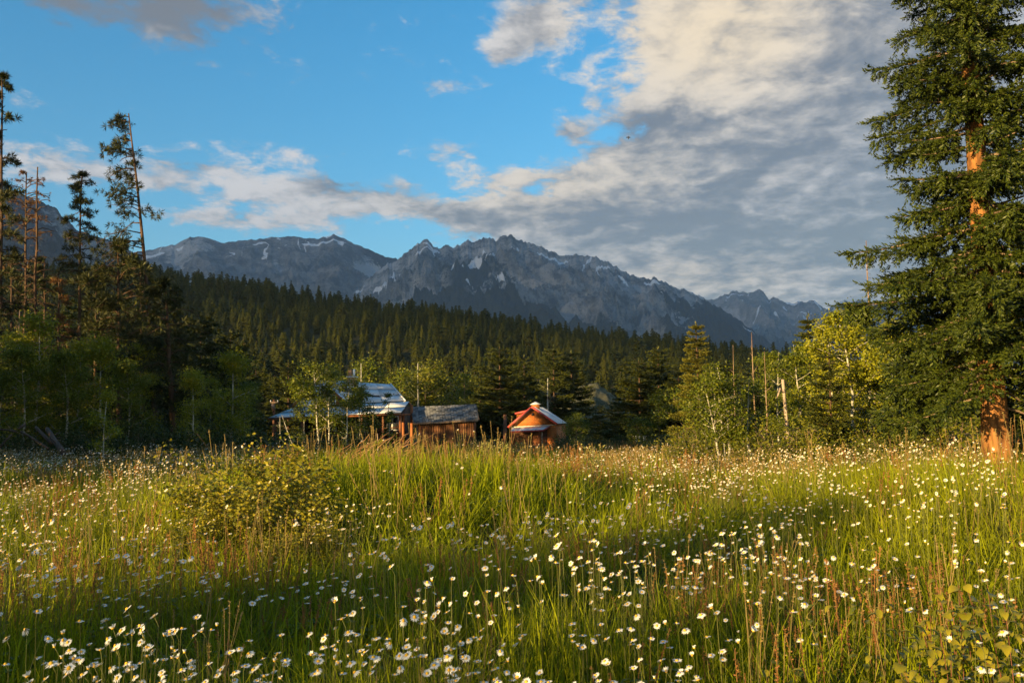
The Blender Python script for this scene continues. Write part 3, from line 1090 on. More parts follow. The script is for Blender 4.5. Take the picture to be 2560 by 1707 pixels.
def pine_meshes(name, seed, h, lm, bark, crown=(0.4, 1.0), rad=1.6, n_br=26, tuft=0.24, side=None, lean=(0, 0), r0=0.16, dead=10, tufts_per=9, up=0.15, curve=0.0, round_=False):
    """open crowned pine: bare trunk, limbs, needle tufts at the twig ends; side = favoured direction of the limbs"""
    rng = np.random.default_rng(seed)
    tb, cb = MB(), MB()
    n = 12
    t = np.linspace(0, 1, n)
    tp = np.stack([lean[0] * (t + curve * t * (1 - t)), lean[1] * t, -0.3 + (h + 0.3) * t], 1) + rng.normal(size=(n, 3)) * 0.02 * np.array([1, 1, 0])
    tb.tube(tp, np.linspace(r0, 0.03, n) ** 1.0, 8)

    def on(t_):
        f = t_ * (n - 1)
        i0 = min(int(f), n - 2)
        return tp[i0] + (tp[i0 + 1] - tp[i0]) * (f - i0)
    P, Dd = [], []
    for k in range(n_br + dead):
        is_dead = k >= n_br
        if is_dead:
            t_ = rng.uniform(max(0.2, crown[0] - 0.3), crown[1] * 0.9)
        else:
            t_ = crown[0] + (crown[1] - crown[0]) * (k + rng.uniform(0, 1)) / n_br
        t_ = min(t_, 0.99)
        p = on(t_)
        rel = (t_ - crown[0]) / (crown[1] - crown[0] + 1e-6)
        w = (1 - rel) ** 0.6 + 0.18 if not round_ else math.sin(math.pi * min(1, max(0.12, rel * 0.9 + 0.1))) ** 0.6
        L = rad * w * rng.uniform(0.55, 1.1) * (0.55 if is_dead else 1)
        a = rng.uniform(0, 2 * math.pi)
        if side is not None and rng.uniform() < 0.93:
            a = side + rng.normal() * 0.7
        d = np.array([math.cos(a), math.sin(a), up + rng.normal() * 0.14 - 0.25 * (1 - rel)])
        e = p + d * L
        m_ = np.array([0, 0, 0.16 * L])
        bp = np.stack([p, p + d * L * 0.35 + m_, p + d * L * 0.7 + m_ * 0.9, e])
        tb.tube(bp, [0.02 + 0.02 * L / rad * (r0 / 0.16), 0.024, 0.018, 0.010], 4)
        for q_ in range(3 if not is_dead else 2):
            u = rng.uniform(0.35, 0.95)
            b0 = p + d * L * u + m_ * math.sin(u * 3)
            e2 = b0 + rand_dirs(1, rng, -0.5, 0.35)[0] * L * 0.3 + d * L * 0.15
            tb.tube([b0, e2], [0.014, 0.008], 3)
            if not is_dead:
                P.append(e2)
                Dd.append(e2 - b0)
        if not is_dead:
            for q_ in range(tufts_per):
                u = rng.uniform(0.28, 1.05)
                c = p + d * L * u + m_ * math.sin(min(u, 1) * 3) + rng.normal(size=3) * np.array([0.20, 0.20, 0.15]) * L * 0.7
                P.append(c)
                Dd.append(d + rng.normal(size=3) * 0.5 + np.array([0, 0, 0.35]))
    cm = None
    if P:
        P, Dd = np.array(P), np.array(Dd)
        cb.inst(TUFT[0], TUFT[1], frames(Dd, rng.uniform(0, 6, len(P))) * (tuft * rng.uniform(0.65, 1.2, len(P)))[:, None, None], P)
        cm = cb.mesh(name + '_crown', lm)
    return tb.mesh(name + '_trunk', bark, True), cm


def snag_meshes(name, seed, h, r0, bark, n_br=14, blen=0.5, lean=0.02, fork=False):
    rng = np.random.default_rng(seed)
    tb, bb = MB(), MB()
    tp = bend((0, 0, -0.2), (rng.normal() * lean * h, rng.normal() * lean * h, h), rng, 0.012, 9)
    tb.tube(tp, np.linspace(r0, max(0.006, r0 * 0.18), 9), 7)
    for k in range(n_br):
        t = rng.uniform(0.3, 0.97)
        f = t * 8
        i0 = min(int(f), 7)
        p = tp[i0] + (tp[i0 + 1] - tp[i0]) * (f - i0)
        a = rng.uniform(0, 6.28)
        L = blen * (1.15 - t) * rng.uniform(0.5, 1.3)
        e = p + np.array([math.cos(a) * L, math.sin(a) * L, L * (rng.uniform(0.5, 1.4) if fork else rng.uniform(-0.35, 0.3))])
        bb.tube(bend(p, e, rng, 0.12, 4), [0.012, 0.009, 0.006, 0.003], 3)
    return tb.mesh(name + '_trunk', bark, True), bb.mesh(name + '_branch', bark, True)


# ------------------------------------------------------------------ hill forest
def hill_conifer(name, seed, fat=0.0):
    rng = np.random.default_rng(seed)
    cb, tb = MB(), MB()
    v, f = [], []
    nl = 17
    for k in range(nl):
        t = 0.07 + 0.92 * k / nl
        r = (0.175 * (1 - t) ** 0.8 * (1 - fat) + fat * 0.17 * math.sin(math.pi * min(1.0, 0.15 + t * 0.83)) ** 0.7) * rng.uniform(0.7, 1.25) + 0.012
        a0 = rng.uniform(0, 6.28)
        nb = 7 if k < 13 else 5
        for m_ in range(nb):
            a = a0 + m_ / nb * 6.283 + rng.normal() * 0.15
            L = r * rng.uniform(0.65, 1.2)
            hw = 0.40
            zt = t - 0.32 * L + rng.normal() * 0.008
            b = len(v)
            v += [(0, 0, t + 0.035), (math.cos(a - hw) * L * 0.62, math.sin(a - hw) * L * 0.62, zt - 0.015), (math.cos(a) * L, math.sin(a) * L, zt),
                  (math.cos(a + hw) * L * 0.62, math.sin(a + hw) * L * 0.62, zt - 0.015)]
            f += [(b, b + 1, b + 2), (b, b + 2, b + 3)]
    tb.tube([(0, 0, -0.05), (0, 0, 0.5), (0, 0, 1.0)], [0.013, 0.009, 0.003], 5)
    return tb.mesh(name + '_trunk', BARK_P, True), mesh_np(name + '_crown', np.array(v), [np.array(f)], HILLM)


hc = [hill_conifer('hill_conifer', 300 + k, (0, 0.0, 0.25, 0.1, 0.75, 0.5, 0.0, 1.0)[k]) for k in range(8)]
rng = np.random.default_rng(21)
N = 30000
yy = np.sqrt(rng.uniform(150 ** 2, 545 ** 2, N))
uu = rng.uniform(-0.66, 0.52, N)
xx = uu * yy
zz = ground(xx, yy)
keep = fbm(xx * 0.03, yy * 0.03, 2, 6) > -0.55
# thin to a spacing that follows the distance
cells = {}
order = rng.permutation(N)
sel = []
for n_ in order:
    if not keep[n_]:
        continue
    sp = 3.7 + yy[n_] * 0.004
    key = (int(xx[n_] // sp), int(yy[n_] // sp))
    if key in cells:
        continue
    cells[key] = 1
    sel.append(n_)
sel = np.array(sel)
# open grassy bank to the right of the small cabin
bx, by = at(1500, 1000, 150)[0], 165
sel = sel[~((np.abs(xx[sel] - bx) < 9) & (np.abs(yy[sel] - by) < 22))]
hx, hy, hz_ = xx[sel], yy[sel], zz[sel]
hh = (6.6 + 2.2 * sstep(180, 480, hy)) * (0.42 + 0.95 * rng.uniform(0, 1, len(sel))) * (1 + 0.25 * fbm(hx * 0.02, hy * 0.02, 2, 8))
wid = rng.uniform(1.0, 2.0, len(sel))
big = np.argsort(-(hh / hy))
in_view = (np.abs(hx / hy + 0.02) < 0.60)
first = [b for b in big if in_view[b]][:290]
fs = set(int(a) for a in first)
srcs = []
for k, (tm, cm) in enumerate(hc):
    srcs.append((tm, cm))
LB_HILL = 'dark green conifer among the nearest rows of the wooded hill behind the houses'
root0 = {}
for n_, b in enumerate(first):
    k = int(rng.integers(0, len(hc)))
    s3 = (float(hh[b] * wid[b]), float(hh[b] * wid[b]), float(hh[b]))
    if k not in root0:
        root0[k] = plant('hill_conifer', LB_HILL, 'tree', hc[k], (hx[b], hy[b], hz_[b]), rz=rng.uniform(0, 6.28), s=s3, group='conifers on the wooded hill')
    else:
        copy_tree(root0[k], (hx[b], hy[b], hz_[b]), rng.uniform(0, 6.28), LB_HILL, 'conifers on the wooded hill', s3)
rest_i = np.array([b for b in range(len(sel)) if b not in fs])
protos = []
for k, (tm, cm) in enumerate(hc):
    protos.append(bpy.data.objects.new('hill_conifer_shape', cm))
instancer('hill_forest', np.stack([hx, hy, hz_], 1)[rest_i], np.stack([0 * rest_i, 0 * rest_i, rng.uniform(0, 6.28, len(rest_i))], 1),
          np.stack([hh * wid, hh * wid, hh], 1)[rest_i], rng.integers(0, len(hc), len(rest_i)), protos,
          label='far mass of dark conifers covering the hill below the mountains', cat='forest', kind='stuff')
print('hill trees', len(sel))


# ------------------------------------------------------------------ helpers for placing
def spot(px, d):
    x = float(at(px, 1050, d)[0])
    return x, float(d), G(x, d)


def height(px, py, d):
    return float(at(px, py, d)[2]) - spot(px, d)[2]


# ------------------------------------------------------------------ buildings
def prim(name, m, parent, base, fn, smooth=False):
    b = MB()
    fn(b)
    return b.build(name, m, parent, smooth, off=base)


def lerp(a, b, t):
    return np.asarray(a) * (1 - t) + np.asarray(b) * t


def panels(A, B, C, D, rows, cols, m, parent, base, thick=0.03, gap=0.02, lap=0.025, name='panel', rng=None):
    """A,B top edge, D,C bottom edge: overlapping sheets, each its own object"""
    A, B, C, D = map(np.asarray, (A, B, C, D))
    nn = np.cross(B - A, D - A)
    nn = nn / np.linalg.norm(nn)
    if nn[2] < 0:
        nn = -nn
    for r in range(rows):
        t0, t1 = r / rows, (r + 1) / rows
        L0, R0, L1, R1 = lerp(A, D, t0), lerp(B, C, t0), lerp(A, D, t1), lerp(B, C, t1)
        for c in range(cols):
            u0, u1 = c / cols, (c + 1) / cols
            e = gap / max(0.2, np.linalg.norm(R1 - L1))
            p = [lerp(L0, R0, u0 + e), lerp(L0, R0, u1 - e), lerp(L1, R1, u1 - e), lerp(L1, R1, u0 + e)]
            lift = [0.0, 0.0, lap, lap]
            top = [p[k] + nn * (thick + lift[k]) for k in range(4)]
            bot = [p[k] + nn * (0.004 + lift[k]) for k in range(4)]
            b = MB()
            b.prism(bot, top)
            b.build(name, m, parent, off=base)


def house():
    g0 = spot(850, 76)
    base = np.array([g0[0], g0[1], g0[2]])
    gz0 = base[2]
    t = thing('log_house', 'large timber house with pale metal hip roof, porch and stone chimney behind young aspens', 'house', base)
    # main roof corners
    RA, RB = at(797, 950, 79.5), at(975, 961, 80.5)
    EL_, ER = at(737, 1018, 76.2), at(1012, 1003, 76.6)
    EBL, EBR = at(757, 1018, 84.0), at(1000, 1003, 84.5)
    roof = prim('roof', UNDER, t, base, lambda b: (b.slab([p - (0, -0.05, 0.16) for p in (RA, RB, ER, EL_)], 0.10)))
    prim('roof_slope', ROOFM, roof, base, lambda b: b.slab([RB, RA, EBL, EBR], 0.12))
    prim('roof_hip', ROOFM, roof, base, lambda b: (b.slab([RA, EL_, EBL], 0.12), b.slab([RB, EBR, ER], 0.12)))
    panels(RA, RB, ER, EL_, 3, 5, ROOFM, roof, base, 0.03, 0.006, 0.05)
    off = np.array([-0.12, -0.1, 0.02])
    prim('bargeboard', TIMBER, t, base, lambda b: (b.beam(RA + off, EL_ + off, 0.16, 0.34), b.beam(RA + off + (0.1, 0, 0.0), RA + off + (0.25, -0.1, -0.75), 0.14, 0.14)))
    prim('soffit', LOGW, t, base, lambda b: b.beam(RA + off + (-0.22, 0.5, -0.55), EL_ + off + (-0.35, 0.5, -0.2), 0.5, 0.3))
    prim('fascia', WHITE, t, base, lambda b: b.beam(RB + (0.05, -0.05, 0.04), ER + (0.05, -0.05, 0.04), 0.08, 0.16))
    # porch roof
    PA, PB = at(733, 1020, 76.0), at(1023, 1004, 76.3)
    PC, PD = at(1003, 1033, 73.0), at(670, 1046, 73.0)
    pr = prim('porch_roof', UNDER, t, base, lambda b: b.slab([p - (0, -0.04, 0.09) for p in (PA, PB, PC, PD)], 0.06))
    panels(PA, PB, PC, PD, 2, 6, ROOFM, pr, base, 0.025, 0.012, 0.05)
    prim('fascia', TIMBER, t, base, lambda b: b.beam(PC + (0, -0.06, -0.07), PD + (0, -0.06, -0.07), 0.06, 0.14))
    # walls: stacked logs behind the porch
    w0, w1 = PA + (0.6, 0.3, 0), PB + (-0.9, 0.3, 0)
    x0, x1, yb = w0[0], w1[0], 76.5
    top = float(min(PA[2], PB[2])) + 0.1
    nlog = 11
    for k in range(nlog):
        zc = gz0 - 0.2 + (top - gz0 + 0.2) * (k + 0.5) / nlog
        hgt = (top - gz0 + 0.2) / nlog
        b = MB()
        b.tube([(x0, yb, zc), (x1, yb, zc)], hgt * 0.53, 8)
        b.build('log', LOGW, t, True, off=base)
    for xe in (x0, x1):
        prim('side_wall', LOGW, t, base, lambda b: b.box((xe - 0.12, yb + 0.1, gz0 - 0.2), (xe + 0.12, yb + 7.5, top)))
    # porch posts and rail
    for px in (690, 755, 822, 905, 958):
        p = at(px, 1040, 73.3)
        prim('porch_post', LOGW, t, base, lambda b: b.tube([(p[0], p[1], gz0 - 0.3), (p[0], p[1], p[2] + 0.02)], 0.10, 8), True)
    for px in (1001, 1008):
        p = at(px, 1034, 73.25 if px == 1001 else 75.8)
        prim('porch_post', TIMBER, t, base, lambda b: b.beam((p[0], p[1], gz0 - 0.3), (p[0], p[1], p[2] - 0.02), 0.2, 0.2), False)
    q = at(1029, 1012, 76.2)
    prim('porch_post', TIMBER, t, base, lambda b: b.beam((q[0], q[1], gz0 - 0.3), (q[0], q[1], q[2]), 0.22, 0.22))
    prim('gable_brace', TIMBER, t, base, lambda b: (b.beam(PB + (0, -0.1, -0.1), q + (0, -0.05, -0.12), 0.12, 0.16), b.beam(PC + (0, 0.2, -0.12), q + (0, -0.05, -0.8), 0.12, 0.14)))
    r0, r1 = at(960, 1070, 73.3), at(1002, 1068, 73.3)
    prim('porch_rail', LOGW, t, base, lambda b: (b.beam(r0, r1, 0.07, 0.09), b.beam(r0 + (0, 0, -0.55), r1 + (0, 0, -0.55), 0.07, 0.07)))
    prim('porch_floor', LOGW, t, base, lambda b: b.box((PD[0] + 1, 73.1, gz0 - 0.1), (PC[0], 76.3, gz0 + 0.25)))
    # windows under the porch
    for px, wpx in ((988, 9), (975, 8), (900, 12), (830, 12)):
        c = at(px, 1058, 76.15)
        w_, h_ = wpx / FPX * 76, 0.62
        fr = prim('window', WHITE, t, base, lambda b: (
            b.box((c[0] - w_, c[1] - 0.06, c[2] - h_), (c[0] - w_ + 0.08, c[1] + 0.02, c[2] + h_)),
            b.box((c[0] + w_ - 0.08, c[1] - 0.06, c[2] - h_), (c[0] + w_, c[1] + 0.02, c[2] + h_)),
            b.box((c[0] - w_ + 0.08, c[1] - 0.06, c[2] + h_ - 0.08), (c[0] + w_ - 0.08, c[1] + 0.02, c[2] + h_)),
            b.box((c[0] - w_ + 0.08, c[1] - 0.06, c[2] - h_), (c[0] + w_ - 0.08, c[1] + 0.02, c[2] - h_ + 0.08)),
            b.box((c[0] - w_ + 0.08, c[1] - 0.05, c[2] - 0.03), (c[0] + w_ - 0.08, c[1] + 0.01, c[2] + 0.03))))
        prim('pane', GLASS, fr, base, lambda b: b.box((c[0] - w_ + 0.05, c[1] - 0.03, c[2] - h_ + 0.05), (c[0] + w_ - 0.05, c[1] + 0.0, c[2] + h_ - 0.05)))
    # front dormer
    dp, dl, dr = at(826, 972, 75.6), at(800, 1014, 75.5), at(864, 1010, 75.5)
    db = np.array([0, 3.0, 0.0])
    dw = prim('dormer_wall', TIMBER, t, base, lambda b: b.prism([dl, dr, dp], [dl + db, dr + db, dp + db]))
    prim('dormer_roof', ROOFM, t, base, lambda b: (b.slab([dp + (0, -0.25, 0.1), dp + db + (0, 0, 0.1), dr + db + (0.2, 0, 0), dr + (0.2, -0.25, 0)], 0.07),
                                                  b.slab([dp + (0, -0.25, 0.1), dl + (-0.2, -0.25, 0), dl + db + (-0.2, 0, 0), dp + db + (0, 0, 0.1)], 0.07)))
    prim('dormer_bargeboard', TIMBER, t, base, lambda b: (b.beam(dp + (0, -0.28, 0.05), dr + (0.22, -0.28, -0.06), 0.06, 0.2), b.beam(dp + (0, -0.28, 0.05), dl + (-0.22, -0.28, -0.06), 0.06, 0.2)))
    c = at(828, 998, 75.4)
    fr = prim('window', WHITE, t, base, lambda b: b.box((c[0] - 0.4, c[1] - 0.05, c[2] - 0.42), (c[0] + 0.4, c[1] + 0.03, c[2] + 0.42)))
    prim('pane', GLASS, fr, base, lambda b: b.box((c[0] - 0.33, c[1] - 0.07, c[2] - 0.35), (c[0] + 0.33, c[1] - 0.03, c[2] + 0.35)))
    # chimney
    c0 = at(881, 955, 79.6)
    ch = prim('chimney', STONE, t, base, lambda b: b.box((c0[0] - 0.36, c0[1] - 0.36, c0[2] - 0.9), (c0[0] + 0.36, c0[1] + 0.36, c0[2] + 0.42)))
    prim('chimney_cap', WHITE, ch, base, lambda b: b.box((c0[0] - 0.46, c0[1] - 0.46, c0[2] + 0.42), (c0[0] + 0.46, c0[1] + 0.46, c0[2] + 0.50)))
    for dx in (-0.2, 0.14):
        prim('flue', STONE if dx < 0 else WHITE, ch, base, lambda b: b.tube([(c0[0] + dx, c0[1], c0[2] + 0.5), (c0[0] + dx, c0[1], c0[2] + 0.5 + (0.62 if dx < 0 else 0.66))], 0.16 if dx < 0 else 0.10, 10), True)


house()


def shed():
    A, B = at(1030, 1019, 77.2), at(1190, 1012, 76.8)
    C, D = at(1196, 1048, 74.0), at(1034, 1057, 74.0)
    g0 = spot(1113, 75)
    base = np.array(g0)
    gz0 = base[2] - 0.5
    t = thing('log_shed', 'low brown plank shed with a weathered grey shingle roof between the house and orange cabin', 'shed', base)
    A2, B2 = A + (0, 6.0, -1.6), B + (0, 6.0, -1.6)
    A2[1], B2[1] = 80.2, 79.9
    roof = prim('roof', UNDER, t, base, lambda b: b.slab([p - (0, -0.03, 0.06) for p in (A, B, C, D)], 0.06))
    prim('roof_slope', SHING, roof, base, lambda b: b.slab([B, A, A2, B2], 0.10))
    # shingles: one small board mesh, placed row by row
    sm = MB().box((-0.5, -0.5, 0), (0.5, 0.5, 1)).mesh('shingle', SHING)
    rng_ = np.random.default_rng(5)
    rows, cols = 12, 22
    for r in range(rows):
        tm_ = (r + 0.5) / rows
        L0, R0 = lerp(A, D, tm_), lerp(B, C, tm_)
        ex = (R0 - L0)
        wid_ = np.linalg.norm(ex)
        ex = ex / wid_
        dn = lerp(D, C, 0.5) - lerp(A, B, 0.5)
        dn = dn / np.linalg.norm(dn)
        nz = np.cross(ex, -dn)
        nz /= np.linalg.norm(nz)
        ey = np.cross(nz, ex)
        row_h = np.linalg.norm(lerp(D, C, 0.5) - lerp(A, B, 0.5)) / rows
        u = 0.0
        sh = (r % 2) * 0.5
        cw = wid_ / cols
        for c in range(cols):
            w_ = cw * rng_.uniform(0.82, 0.97)
            ctr = L0 + ex * (cw * (c + 0.5)) + ex * (rng_.uniform(-0.05, 0.05) * cw) + nz * (0.012 + 0.018 * rng_.uniform())
            if r % 2 and c == cols - 1:
                pass
            o = link('shingle', sm, roof)
            M = Matrix(((*(ex * w_)[:1], ey[0] * row_h * 1.08, nz[0] * 0.03, 0), (ex[1] * w_, ey[1] * row_h * 1.08, nz[1] * 0.03, 0), (ex[2] * w_, ey[2] * row_h * 1.08, nz[2] * 0.03, 0), (0, 0, 0, 1)))
            tl = rng_.uniform(-0.03, 0.03)
            o.matrix_basis = Matrix.Translation(Vector(ctr - base)) @ M @ Matrix.Rotation(tl, 4, 'Z') @ Matrix.Rotation(0.05, 4, 'X')
    prim('eave_board', DEADW, t, base, lambda b: b.beam(D + (0, -0.04, -0.08), C + (0, -0.04, -0.08), 0.05, 0.16))
    prim('barge_board', DEADW, t, base, lambda b: (b.beam(A + (-0.04, 0, -0.06), D + (-0.04, 0, -0.06), 0.05, 0.15), b.beam(B + (0.04, 0, -0.06), C + (0.04, 0, -0.06), 0.05, 0.15)))
    x0, x1, yw = at(1044, 1060, 74.5)[0], at(1186, 1055, 74.5)[0], 74.5
    npl = 24
    for k in range(npl):
        xa = x0 + (x1 - x0) * k / npl
        xb = x0 + (x1 - x0) * (k + 1) / npl - 0.012
        zt = lerp(D, C, (k + 0.5) / npl)[2] + 0.12
        b = MB()
        jy = 0.015 * (k % 2)
        b.box((xa, yw - 0.03 - jy, gz0), (xb, yw + 0.02 - jy, zt))
        b.build('plank', PLANK, t, off=base)
    for xe in (x0 + 0.05, x1 - 0.05):
        prim('side_wall', PLANK, t, base, lambda b: b.prism([(xe - 0.05, yw + 0.03, gz0), (xe + 0.05, yw + 0.03, gz0), (xe + 0.05, 79.8, gz0), (xe - 0.05, 79.8, gz0)],
                                                           [(xe - 0.05, yw + 0.03, D[2] + 0.15), (xe + 0.05, yw + 0.03, D[2] + 0.15), (xe + 0.05, 79.8, A2[2] - 0.1), (xe - 0.05, 79.8, A2[2] - 0.1)]))
    prim('corner_post', DEADW, t, base, lambda b: b.beam((x0 - 0.06, yw - 0.05, gz0), (x0 - 0.06, yw - 0.05, D[2] + 0.05), 0.1, 0.1))
    prim('door', PLANK, t, base, lambda b: b.box((x0 + 2.4, yw - 0.10, gz0 + 0.05), (x0 + 3.35, yw - 0.055, D[2] - 0.2)))


shed()


def cabin():
    g0 = spot(1330, 74.6)
    base = np.array(g0)
    gz0 = base[2] - 0.3
    t = thing('orange_cabin', 'small orange cedar shingle cabin with red rake boards, cupola and grey metal roof', 'cabin', base)
    P = at(1329, 1020, 75.0)
    L, R = at(1272, 1068, 75.0), at(1391, 1061, 75.0)
    back = at(1358, 1022, 80.5) - P
    back[2] = 0.0
    o1 = np.array([0, -0.35, 0])
    ov = np.array([0.0, 0.0, 0.10])
    # gable wall
    Lw, Rw = lerp(P, L, 0.94), lerp(P, R, 0.97)
    gw = prim('gable_wall', CEDAR, t, base, lambda b: b.prism([Lw, Rw, P - (0, 0, 0.05)], [Lw + (0, 0.12, 0), Rw + (0, 0.12, 0), P - (0, -0.12, 0.05)]))
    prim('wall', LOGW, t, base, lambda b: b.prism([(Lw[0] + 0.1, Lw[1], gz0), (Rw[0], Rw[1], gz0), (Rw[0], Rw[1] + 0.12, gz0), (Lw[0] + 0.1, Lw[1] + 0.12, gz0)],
                                                  [(Lw[0] + 0.1, Lw[1], Lw[2] - 0.002), (Rw[0], Rw[1], Rw[2] - 0.002), (Rw[0], Rw[1] + 0.12, Rw[2] - 0.002), (Lw[0] + 0.1, Lw[1] + 0.12, Lw[2] - 0.002)]))  # lower wall in dark log colour, standing in for shade under the awning
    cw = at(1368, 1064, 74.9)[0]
    prim('lit_corner_wall', CEDAR, t, base, lambda b: b.box((cw, Rw[1] - 0.03, gz0), (Rw[0] + 0.01, Rw[1] - 0.004, Rw[2] - 0.004)))  # right part stays cedar, as the sunlit piece of the same wall
    for Q in (Lw + (0.1, 0.13, 0), Rw + (-0.06, 0.13, 0)):
        prim('side_wall', CEDAR, t, base, lambda b: b.prism([(Q[0] - 0.05, Q[1], gz0), (Q[0] + 0.05, Q[1], gz0), (Q[0] + 0.05 + back[0], Q[1] + back[1] - 0.3, gz0), (Q[0] - 0.05 + back[0], Q[1] + back[1] - 0.3, gz0)],
                                                           [(Q[0] - 0.05, Q[1], Q[2] - 0.05), (Q[0] + 0.05, Q[1], Q[2] - 0.05), (Q[0] + 0.05 + back[0], Q[1] + back[1] - 0.3, Q[2] - 0.05), (Q[0] - 0.05 + back[0], Q[1] + back[1] - 0.3, Q[2] - 0.05)]))
    Pt, Lt, Rt = P + o1 + ov, lerp(P, L, 1.04) + o1 + ov, lerp(P, R, 1.02) + o1 + ov
    roof = prim('roof', UNDER, t, base, lambda b: b.slab([Pt, Rt, Rt + back, Pt + back], 0.07))
    prim('roof_slope', ROOFM, roof, base, lambda b: b.slab([Pt, Pt + back, Lt + back, Lt], 0.07))
    panels(Pt + back, Pt, Rt, Rt + back, 1, 5, ROOFM, roof, base, 0.025, 0.01, 0.0)
    n = np.array([0, -0.03, -0.04])
    prim('rake_board', REDTRIM, t, base, lambda b: b.beam(Pt + n + (0.0, 0, 0.04), Lt + n, 0.06, 0.17))
    prim('rake_board', REDTRIM, t, base, lambda b: b.beam(Pt + n + (0.0, -0.002, 0.04), Rt + n, 0.06, 0.17))
    # trim line across the gable
    a_, b_ = at(1279, 1067.5, 74.9), at(1391, 1061.5, 74.9)
    prim('trim_board', CREAM, t, base, lambda b: b.beam(a_, b_, 0.05, 0.07))
    v_ = at(1332, 1035.5, 74.93)
    vt = prim('gable_vent', DARK, t, base, lambda b: b.prism([v_ + (-0.10, 0, -0.12), v_ + (0.10, 0, -0.12), v_ + (0.10, 0, 0.06), v_ + (0, 0, 0.16), v_ + (-0.10, 0, 0.06)],
                                                            [v_ + (-0.10, 0.05, -0.12), v_ + (0.10, 0.05, -0.12), v_ + (0.10, 0.05, 0.06), v_ + (0, 0.05, 0.16), v_ + (-0.10, 0.05, 0.06)]))
    # awning over the porch
    qa, qb, qc, qd = at(1280, 1068.5, 74.88), at(1375, 1064, 74.88), at(1357, 1074.5, 73.2), at(1276, 1078, 73.2)
    aw = prim('awning', UNDER, t, base, lambda b: b.slab([p - (0, 0, 0.05) for p in (qa, qb, qc, qd)], 0.04))
    panels(qa, qb, qc, qd, 1, 4, ROOFM, aw, base, 0.02, 0.008, 0.0)
    prim('awning_fascia', REDTRIM, t, base, lambda b: (b.beam(qd + (0, -0.04, -0.04), qc + (0, -0.04, -0.04), 0.05, 0.13), b.beam(qc + (0.03, 0, -0.04), qb + (0.03, 0, -0.04), 0.05, 0.12)))
    for px in (1279, 1355):
        p = at(px, 1079, 73.35)
        prim('porch_post', DEADW if px > 1300 else TIMBER, t, base, lambda b: b.beam((p[0], p[1], gz0), (p[0], p[1], p[2]), 0.12, 0.12))
    d0 = at(1342, 1088, 74.9)
    dr_ = prim('door', TIMBER, t, base, lambda b: b.box((d0[0] - 0.32, d0[1] - 0.04, gz0), (d0[0] + 0.32, d0[1] + 0.04, at(1342, 1072, 74.9)[2])))
    prim('handle', DARK, dr_, base, lambda b: b.tube([(d0[0] + 0.24, d0[1] - 0.1, gz0 + 1.0), (d0[0] + 0.24, d0[1] - 0.04, gz0 + 1.0)], 0.03, 6))
    # cupola
    cpos = P + back * 0.28 + (0.05, 0, 0)
    w_ = 0.34
    zt = at(1352, 1011, cpos[1])[2]
    cu = prim('cupola', CEDAR, t, base, lambda b: b.box((cpos[0] - w_, cpos[1] - w_, P[2] - 0.35), (cpos[0] + w_, cpos[1] + w_, zt)))
    tip = np.array([cpos[0], cpos[1], zt + 0.27])
    e = w_ + 0.16
    cs = [np.array([cpos[0] + a * e, cpos[1] + b * e, zt]) for a, b in ((-1, -1), (1, -1), (1, 1), (-1, 1))]

    def cap(b):
        b.add(np.array(cs + [tip]), q=[[3, 2, 1, 0]], t=[[0, 1, 4], [1, 2, 4], [2, 3, 4], [3, 0, 4]])
    prim('cupola_roof', ROOFM, cu, base, cap)
    # shed dormer on the left slope
    da, db = at(1287, 1034.5, 76.6), at(1318, 1027, 76.6)
    dz = at(1292, 1048, 76.6)
    prim('dormer_wall', CEDAR, t, base, lambda b: b.prism([(da[0] + 0.15, 76.7, dz[2] - 0.3), (db[0] + 0.5, 76.7, dz[2] - 0.3), (db[0] + 0.5, 78.4, dz[2] - 0.3), (da[0] + 0.15, 78.4, dz[2] - 0.3)],
                                                         [(da[0] + 0.15, 76.7, da[2]), (db[0] + 0.5, 76.7, db[2] + 0.1), (db[0] + 0.5, 78.4, db[2] + 0.1), (da[0] + 0.15, 78.4, da[2])]))
    sl = (db - da) / np.linalg.norm(db - da)
    ee = db + sl * 0.7
    dq = [da + (0, -0.1, 0.04), ee + (0, -0.1, 0.04), ee + (0, 1.9, 0.04), da + (0, 1.9, 0.04)]
    prim('dormer_roof', ROOFM, t, base, lambda b: b.slab(dq, 0.05))
    prim('dormer_fascia', REDTRIM, t, base, lambda b: b.beam(da + (0, -0.14, 0.02), ee + (0, -0.14, 0.02), 0.05, 0.14))


cabin()


def utility_pole():
    d = 92.0
    top = at(685, 1000, d)
    x, y, z = top[0], d, G(top[0], d)
    base = np.array([x, y, z])
    t = thing('utility_pole', 'wooden utility pole with crossarm left of the timber house', 'pole', base)
    prim('pole', LOGW, t, base, lambda b: b.tube([(x, y, z - 0.5), (x, y, top[2] + 0.1)], [0.16, 0.12], 8), True)
    prim('crossarm', DEADW, t, base, lambda b: b.beam((x - 0.35, y - 0.15, top[2] - 0.25), (x + 0.5, y - 0.15, top[2] - 0.25), 0.1, 0.12))
    for dx in (-0.3, 0.42):
        prim('insulator', WHITE, t, base, lambda b: b.tube([(x + dx, y - 0.15, top[2] - 0.19), (x + dx, y - 0.15, top[2] + 0.0)], [0.06, 0.05], 7))
    prim('transformer', DEADW, t, base, lambda b: b.tube([(x - 0.02, y - 0.32, top[2] - 0.95), (x - 0.02, y - 0.32, top[2] - 0.4)], 0.17, 10), True)


utility_pole()


